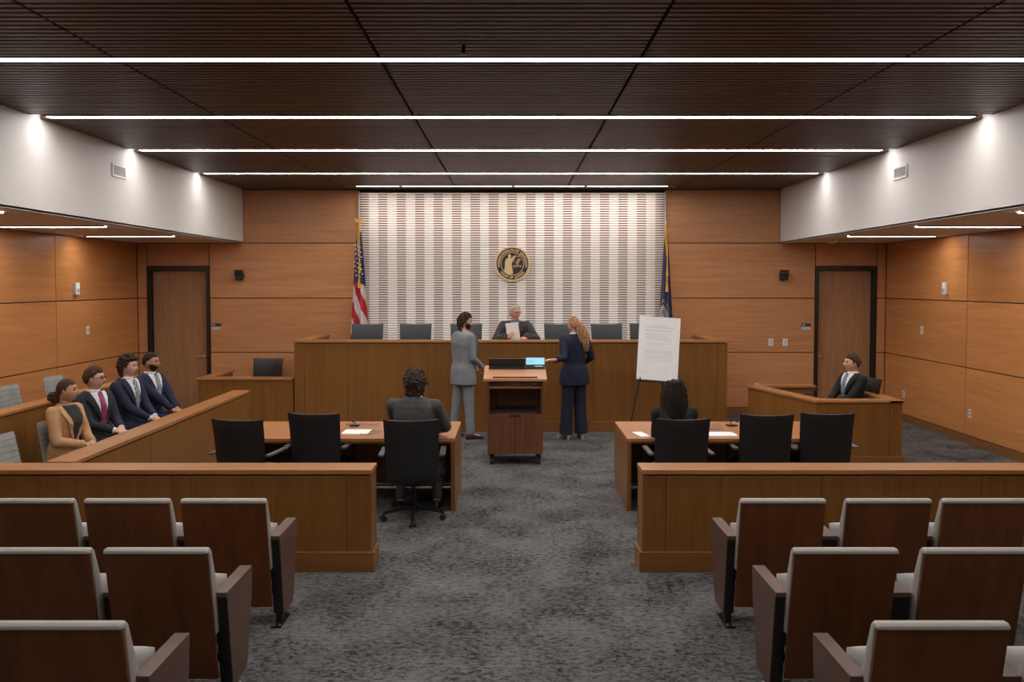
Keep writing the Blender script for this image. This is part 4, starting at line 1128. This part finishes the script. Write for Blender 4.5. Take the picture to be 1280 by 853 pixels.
    if not o.get('noshirt'):
        edge = lambda v: (.006+ow*.125*v)/max(.06, tinterp(tab, vb+(vt-vb)*v)[0])
        patch(lambda v: -edge(v), edge, vb, vt, .014, .003, 'shirt', o['shirt'])
        lw = o.get('lw', .36)
        if lw:
            for s in (-1, 1):
                wdt = lambda v: (.008+lw*.19*min(1, v*1.25) if v < .82 else .008+lw*.19*(1-(v-.82)*3.2))/max(.06, tinterp(tab, vb+(vt-vb)*v)[0])
                patch(lambda v: s*edge(v), lambda v: s*(edge(v)+wdt(v)), vb, vt, .017, .011, 'lapel', o.get('lapel', jm), 16, 5)
    if o.get('tie'):
        w_ = .052
        def tw(v, tt): return (w_*.5*(1.1-.55*v))/max(.05, tinterp(tab, tt)[0])
        patch(lambda v: -tw(v, vb+(vt-vb)*v)*1.0, lambda v: tw(v, vb+(vt-vb)*v)*1.0, vb-.06, vt-.015, .021, .006, 'tie', o['tie'])
        kp = T.P(.985, 0, js, .022); obj('tie_knot', MB().ball(kp, (.020, .015, .018), 10), o['tie'], t, smooth=True)
    if o.get('collar', True):
        cb = MB(); rings = []
        rr = .064 if not fem else .056
        for r_, h_ in ((rr+.010, -.022), (rr+.004, .022), (rr-.002, .030), (rr-.004, -.01)):
            rings.append([neck+u*(h_+.004*math.cos(a)*-1)+T.r*(r_*math.sin(a))+T.f*(r_*math.cos(a)*(1.0)+.004) for a in [2*PI*k/28 for k in range(28)]])
        cb.loft(rings+[rings[0]], cap=False); obj('collar', cb, o.get('collarmat', o.get('shirt', jm)), t, smooth=True)
    if o.get('cuff'):
        for s in (-1, 1):
            d = (wr[s]-el[s]).normalized(); obj('shirt_cuff', MB().cyl(wr[s]-d*.03, wr[s]+d*.004, ja[3]-.004, ja[3]-.006, 18), o['shirt'], t, smooth=True)
    # trousers
    tr = MB(); lr = o.get('legs', (.092, .066, .056, .052))
    T.loft(tr, -.24, .18, 1.0, .002, m=6)
    for s in (-1, 1):
        if sit:
            tr.limb([hip[s], hip[s].lerp(kn[s], .5), kn[s]], [lr[0], lr[0]*.88, lr[1]+.004], 18)
            tr.limb([kn[s], kn[s].lerp(an[s], .5)], [lr[1]+.003, lr[2]], 18); tr.cyl(kn[s].lerp(an[s], .5), an[s]+Vector((0, 0, .015)), lr[2], lr[3], 18)
        else:
            tr.limb([hip[s], kn[s]], [lr[0], lr[1]], 18); hem = an[s]+Vector((0, 0, o.get('hem', -.02)))
            tr.tube([kn[s], kn[s].lerp(hem, .5), hem], [lr[1], lr[2], lr[3]], 18)
    me = fuse(tr, .0075, 3, .5); wrinkle(me, .0045, 11, seed+5, (1, 1, .45)); mesh_obj('trousers', me, o.get('trousers', jm), t)
    # shoes
    for s in (-1, 1):
        fd = Vector(o.get('toe', {}).get(s, (0, 1, 0))); fd.z = 0; fd.normalize(); sd = Vector((fd.y, -fd.x, 0)); a = Vector((an[s].x, an[s].y, 0)); hl = o.get('heel', 0)
        rings = []
        for q_, wd, z0, z1 in ((-.075, .018, .012+hl, .060+hl), (-.055, .034, .008+hl, .085+hl), (0, .036, .008+hl*.7, .095+hl*.9), (.06, .038, .008+hl*.25, .070+hl*.4), (.12, .043, .008, .048), (.17, .038, .008, .038), (.20, .020, .010, .026)):
            rings.append([a+fd*q_+sd*(wd*math.cos(p))+Vector((0, 0, (z0+z1)/2+(z1-z0)/2*math.copysign(abs(math.sin(p))**.8, math.sin(p)))) for p in [2*PI*k/16 for k in range(16)]])
        so = obj('shoe', MB().loft(rings), o['shoe'], t, smooth=60)
        sl_ = MB()
        rings = [[a+fd*q_+sd*(wd*x)+Vector((0, 0, z)) for x, z in ((-1, z0), (1, z0), (1, z0+.012), (-1, z0+.012))] for q_, wd, z0 in ((-.078, .020, hl), (-.05, .036, hl), (.05, .038, hl*.25), (.12, .045, 0), (.17, .040, 0), (.203, .020, .002))]
        sl_.loft(rings)
        if hl: sl_.box(a.x-.018-fd.x*.05, a.x+.018-fd.x*.05, a.y-.018-fd.y*.05, a.y+.018-fd.y*.05, 0, hl+.004)
        obj('sole', sl_, o.get('sole', o['shoe']), so)
    return t
EYE = plain('eye_dark', (.03, .018, .012), .2)
LIPS = plain('lips', (.42, .14, .11), .5)
S = {'light': skin('skin_light', (.56, .30, .215)), 'fair': skin('skin_fair', (.62, .36, .27)), 'tan': skin('skin_tan', (.50, .27, .175)), 'brown': skin('skin_brown', (.40, .21, .13)), 'pink': skin('skin_pink', (.62, .30, .22))}
Hh = {'black': hairm('hair_black', (.010, .007, .006), (.035, .024, .020)), 'dark': hairm('hair_dark_brown', (.016, .009, .006), (.06, .033, .022)), 'brown': hairm('hair_brown', (.035, .018, .010), (.10, .052, .030)),
      'blonde': hairm('hair_strawberry', (.20, .095, .04), (.62, .36, .19), 90), 'greyblonde': hairm('hair_grey_blonde', (.30, .22, .16), (.55, .45, .36)), 'darkcurl': hairm('hair_dark_curl', (.014, .009, .007), (.12, .065, .04), 80)}
NAVY = suit('navy_suit', (.020, .028, .070)); CHAR = suit('charcoal_navy_suit', (.022, .026, .042)); GREY = suit('light_grey_suit', (.35, .37, .41)); MIDGREY = suit('mid_grey_suit', (.105, .105, .105))
BLK = suit('black_suit', (.014, .014, .017)); TAN = suit('tan_suit', (.92, .52, .26)); INK = suit('ink_navy_suit', (.012, .018, .050)); BLUEN = suit('blue_navy_suit', (.016, .026, .080)); ROBE = cloth('black_robe', (.012, .012, .013), .6, 500, .1, .1)
WHITE = cloth('white_shirt', (.72, .72, .75), .8, 800, .06, .1); BLKTOP = cloth('black_top', (.012, .012, .013), .8, 500, .1, .1)
TIE_M = cloth('magenta_tie', (.30, .012, .10), .5, 400, .1, .2); SHOEB = plain('black_shoe', (.02, .016, .014), .3); SHOEBR = plain('brown_shoe', (.06, .028, .018), .3); SHOEBG = plain('beige_heel', (.55, .34, .24), .4)
def striped(name, a, b_, sc):
    m, t, b = nt(name); v = coords(t, (1, 1, 1), False); wv = t.nodes.new('ShaderNodeTexWave'); wv.inputs['Scale'].default_value = sc; wv.bands_direction = 'DIAGONAL'
    t.links.new(v, wv.inputs['Vector']); t.links.new(ramp(t, wv.outputs['Fac'], [(.45, a), (.55, b_)]), b.inputs['Base Color']); b.inputs['Roughness'].default_value = .5; return m
TIE_S = striped('striped_tie', (.04, .05, .08), (.42, .45, .48), 18); TIE_D = striped('dotted_tie', (.02, .03, .07), (.50, .53, .58), 26); TIE_W = striped('witness_tie', (.06, .08, .11), (.30, .34, .38), 24)
def lapwr(y=.30, z=.66, dx=.045): return {1: (dx, y, z), -1: (-dx, y-.005, z+.01)}
def laphand(): return {1: ((-.55, .75, -.12), (-.35, -.1, -1), 38, .4, 35), -1: ((.55, .75, -.10), (.35, -.1, -1), 38, .4, 35)}
pole = {1: (.6, -.3, .4), -1: (-.6, -.3, .4)}
def knees(y=.44, z=.53, dx=.12, fy=.02, fz=.08): return dict(kn={1: (dx, y, z), -1: (-dx, y, z)}, an={1: (dx, y+fy, fz), -1: (-dx, y+fy, fz)})

person('woman juror in a tan blazer with a dark curly bun', (-4.40, 8.08, .03), -14, dict(fem=True, seat=.565, lean=(0, .06), tl=.465, hyaw=22, hpitch=2, skin=S['tan'], hair=Hh['darkcurl'], brow=Hh['black'], hairstyle='bun', hairline=(.42, -.05, .50), hth=.008, hamp=.003, hfreq=6,
    jacket=TAN, trousers=TAN, shirt=BLKTOP, collar=False, open=.62, vb=.25, lw=.22, shoe=SHOEB, wr=lapwr(.27, .655), pole=pole, hand=laphand(), earring=True, seed=2.1, **knees(.42, .535, .08)))
person('man juror with glasses and a magenta tie', (-4.44, 8.74, .03), -20, dict(lean=(0, .0), tl=.515, hyaw=26, hpitch=-3, skin=S['fair'], hair=Hh['brown'], hairline=(.50, .05, .60), hth=.020, hamp=.006,
    jacket=CHAR, shirt=WHITE, tie=TIE_M, cuff=True, shoe=SHOEB, glasses=True, wr=lapwr(.31, .68), pole=pole, hand=laphand(), seed=3.3, **knees(.46, .54, .13)))
person('juror with curly brown hair, navy suit and striped tie', (-4.47, 9.55, .03), -12, dict(lean=(0, .03), tl=.56, hyaw=10, skin=S['fair'], hair=Hh['dark'], hairstyle='curly', hairline=(.48, -.08, .75), hth=.022, hamp=.01, curls=220, nape=30,
    jacket=NAVY, shirt=WHITE, tie=TIE_S, cuff=True, shoe=SHOEB, wr=lapwr(.32, .67), pole=pole, hand=laphand(), seed=5.2, **knees(.47, .54, .13)))
person('farthest juror, short black hair and trimmed beard, navy suit', (-4.52, 10.28, .03), -18, dict(lean=(0, .02), tl=.54, hyaw=16, skin=S['brown'], hair=Hh['black'], hairline=(.50, .12, .45), hth=.010, hamp=.003, beard=.004,
    jacket=BLUEN, shirt=WHITE, tie=TIE_D, shoe=SHOEB, wr=lapwr(.36, .66), pole=pole, hand=laphand(), seed=7.7, **knees(.47, .54, .14)))
person('bearded man standing at the bench in a light grey suit', (-.70, 11.93, 0), 34, dict(sit=False, k=1.04, girth=1.22, shk=1.08, lean=(0, .0), wr_amp=.0055, hyaw=-30, skin=S['fair'], hair=Hh['dark'], hairstyle='curly', hairline=(.46, -.12, .72), hth=.020, hamp=.01, curls=170, nape=14, beard=.009,
    jacket=GREY, trousers=GREY, shirt=WHITE, tie=None, noshirt=False, shoe=SHOEBR, seed=9.1, vb=.30, wr={1: (.15, .22, 1.05), -1: (-.14, .20, 1.05)}, pole={1: (.5, -.5, 1.1), -1: (-.5, -.5, 1.1)},
    hand={1: ((-.5, .5, -.5), (-.3, -.6, -.3), 40, .5, 30), -1: ((.5, .5, -.4), (.3, -.6, -.3), 40, .5, 30)}, legs=(.100, .076, .068, .062), hem=.0,
    kn={1: (.10, .03, .52), -1: (-.10, -.06, .52)}, an={1: (.12, .04, .08), -1: (-.14, -.10, .08)}, toe={1: (.15, 1, 0), -1: (-.2, 1, 0)}))
person('woman with long wavy blonde ponytail standing in a navy suit', (.90, 11.90, 0), 112, dict(fem=True, sit=False, k=1.04, girth=1.13, shk=1.1, pelvis=(0, 0, .985), tl=.53, lean=(0, 0), hyaw=22, skin=S['light'], hair=Hh['blonde'], hairstyle='ponytail', hairline=(.46, -.10, .62), hth=.013, hamp=.004, hfreq=7, tailx=.10,
    jacket=INK, trousers=INK, shirt=WHITE, shoe=SHOEBG, heel=.05, seed=4.4, wr={-1: (-.46, -.30, 1.19), 1: (.20, .24, 1.04)}, pole={-1: (-.5, -.6, .6), 1: (.6, -.3, 1.0)},
    hand={-1: ((-1, .15, .02), (0, .1, -1), 14, 1, 30), 1: ((-.4, .8, 0), (-.6, -.1, -.6), 40, .5, 30)}, legs=(.106, .090, .090, .098), hem=-.045,
    kn={1: (.10, .01, .53), -1: (-.10, .01, .53)}, an={1: (.11, -.02, .12), -1: (-.12, .02, .12)}, toe={1: (.2, 1, 0), -1: (-.25, 1, 0)}))
jp = person('judge in a black robe and glasses reading at the bench', (.05, 13.06, .6), -90, dict(lean=(0, .04), seat=.555, tl=.50, hyaw=35, hpitch=-6, hk=.98, skin=S['pink'], hair=Hh['greyblonde'], hairline=(.50, -.10, .62), hth=.014, hamp=.004, glasses=True,
    jacket=ROBE, robe=True, js=1.10, jarm=(.075, .07, .075, .085), cuffw=.02, shirt=suit('blue_shirt', (.20, .24, .32)), trousers=BLK, open=.40, vb=.75, lw=0, shoe=SHOEB, noskirt=True, seed=6.6, wr={1: (.12, .30, .80), -1: (-.17, .30, .80)}, pole={1: (.7, -.1, .5), -1: (-.7, -.1, .5)},
    hand={1: ((-.3, .6, .5), (-.5, .2, .2), 45, .5, 20), -1: ((.3, .8, .2), (.3, 0, -1), 35, .5, 30)}, **knees(.42, .52, .12)))
pg = obj('paper_sheet', MB().box(-.10, .10, -.001, .001, -.0, .30), M['paper'], None); pg.location = (.035, 12.78, 1.352); pg.rotation_euler = (R(8), R(-7), R(-6)); tag(pg, 'upright white paper held by the judge', 'paper')
person('dark-haired man in a black suit seated in the witness box', (4.50, 10.93, 0), 196, dict(lean=(0, -.04), tl=.50, hyaw=-14, skin=S['fair'], hair=Hh['brown'], hairline=(.44, -.05, .60), hth=.015, hamp=.004,
    jacket=BLK, shirt=WHITE, tie=TIE_W, shoe=SHOEB, wr=lapwr(.33, .67), pole=pole, hand=laphand(), seed=8.8, **knees(.43, .53, .12)))
person('long brown haired man in a grey suit seated at the left table, seen from behind', (-.955, 7.93, 0), 88, dict(lean=(.02, .07), tl=.565, seat=.58, pelvis=(0, -.02, .58), hyaw=4, hpitch=-6, skin=S['light'], hair=Hh['dark'], hairstyle='curly', hairline=(.40, -.25, .95), hth=.034, hamp=.012, curls=40, nape=70,
    jacket=MIDGREY, shirt=WHITE, shoe=SHOEB, girth=1.05, shk=1.10, seed=1.7, jarm=(.070, .068, .056, .046), wr={1: (.20, .40, .775), -1: (-.12, .42, .775)}, pole={1: (.8, -.2, .5), -1: (-.8, -.2, .5)},
    hand={1: ((-.5, .8, -.05), (-.1, -.05, -1), 20, .6, 30), -1: ((.5, .8, -.05), (.1, -.05, -1), 20, .6, 30)}, kn={1: (.20, .38, .52), -1: (-.16, .38, .52)}, an={1: (.19, .26, .08), -1: (-.17, .24, .08)}))
person('woman with long dark wavy hair seated at the right table, seen from behind', (1.60, 8.05, 0), 90, dict(fem=True, lean=(0, .08), tl=.49, girth=1.05, shk=1.08, skin=S['tan'], hair=Hh['black'], hairstyle='long', hairline=(.40, -.2, .95), hth=.018, hamp=.004,
    jacket=BLK, shirt=BLKTOP, shoe=SHOEB, seed=2.9, wr={1: (.08, .36, .77), -1: (-.08, .36, .77)}, pole={1: (.35, -.3, .2), -1: (-.35, -.3, .2)},
    hand={1: ((-.5, .8, -.05), (-.1, -.05, -1), 20, .6, 30), -1: ((.5, .8, -.05), (.1, -.05, -1), 20, .6, 30)}, **knees(.40, .52, .11)))
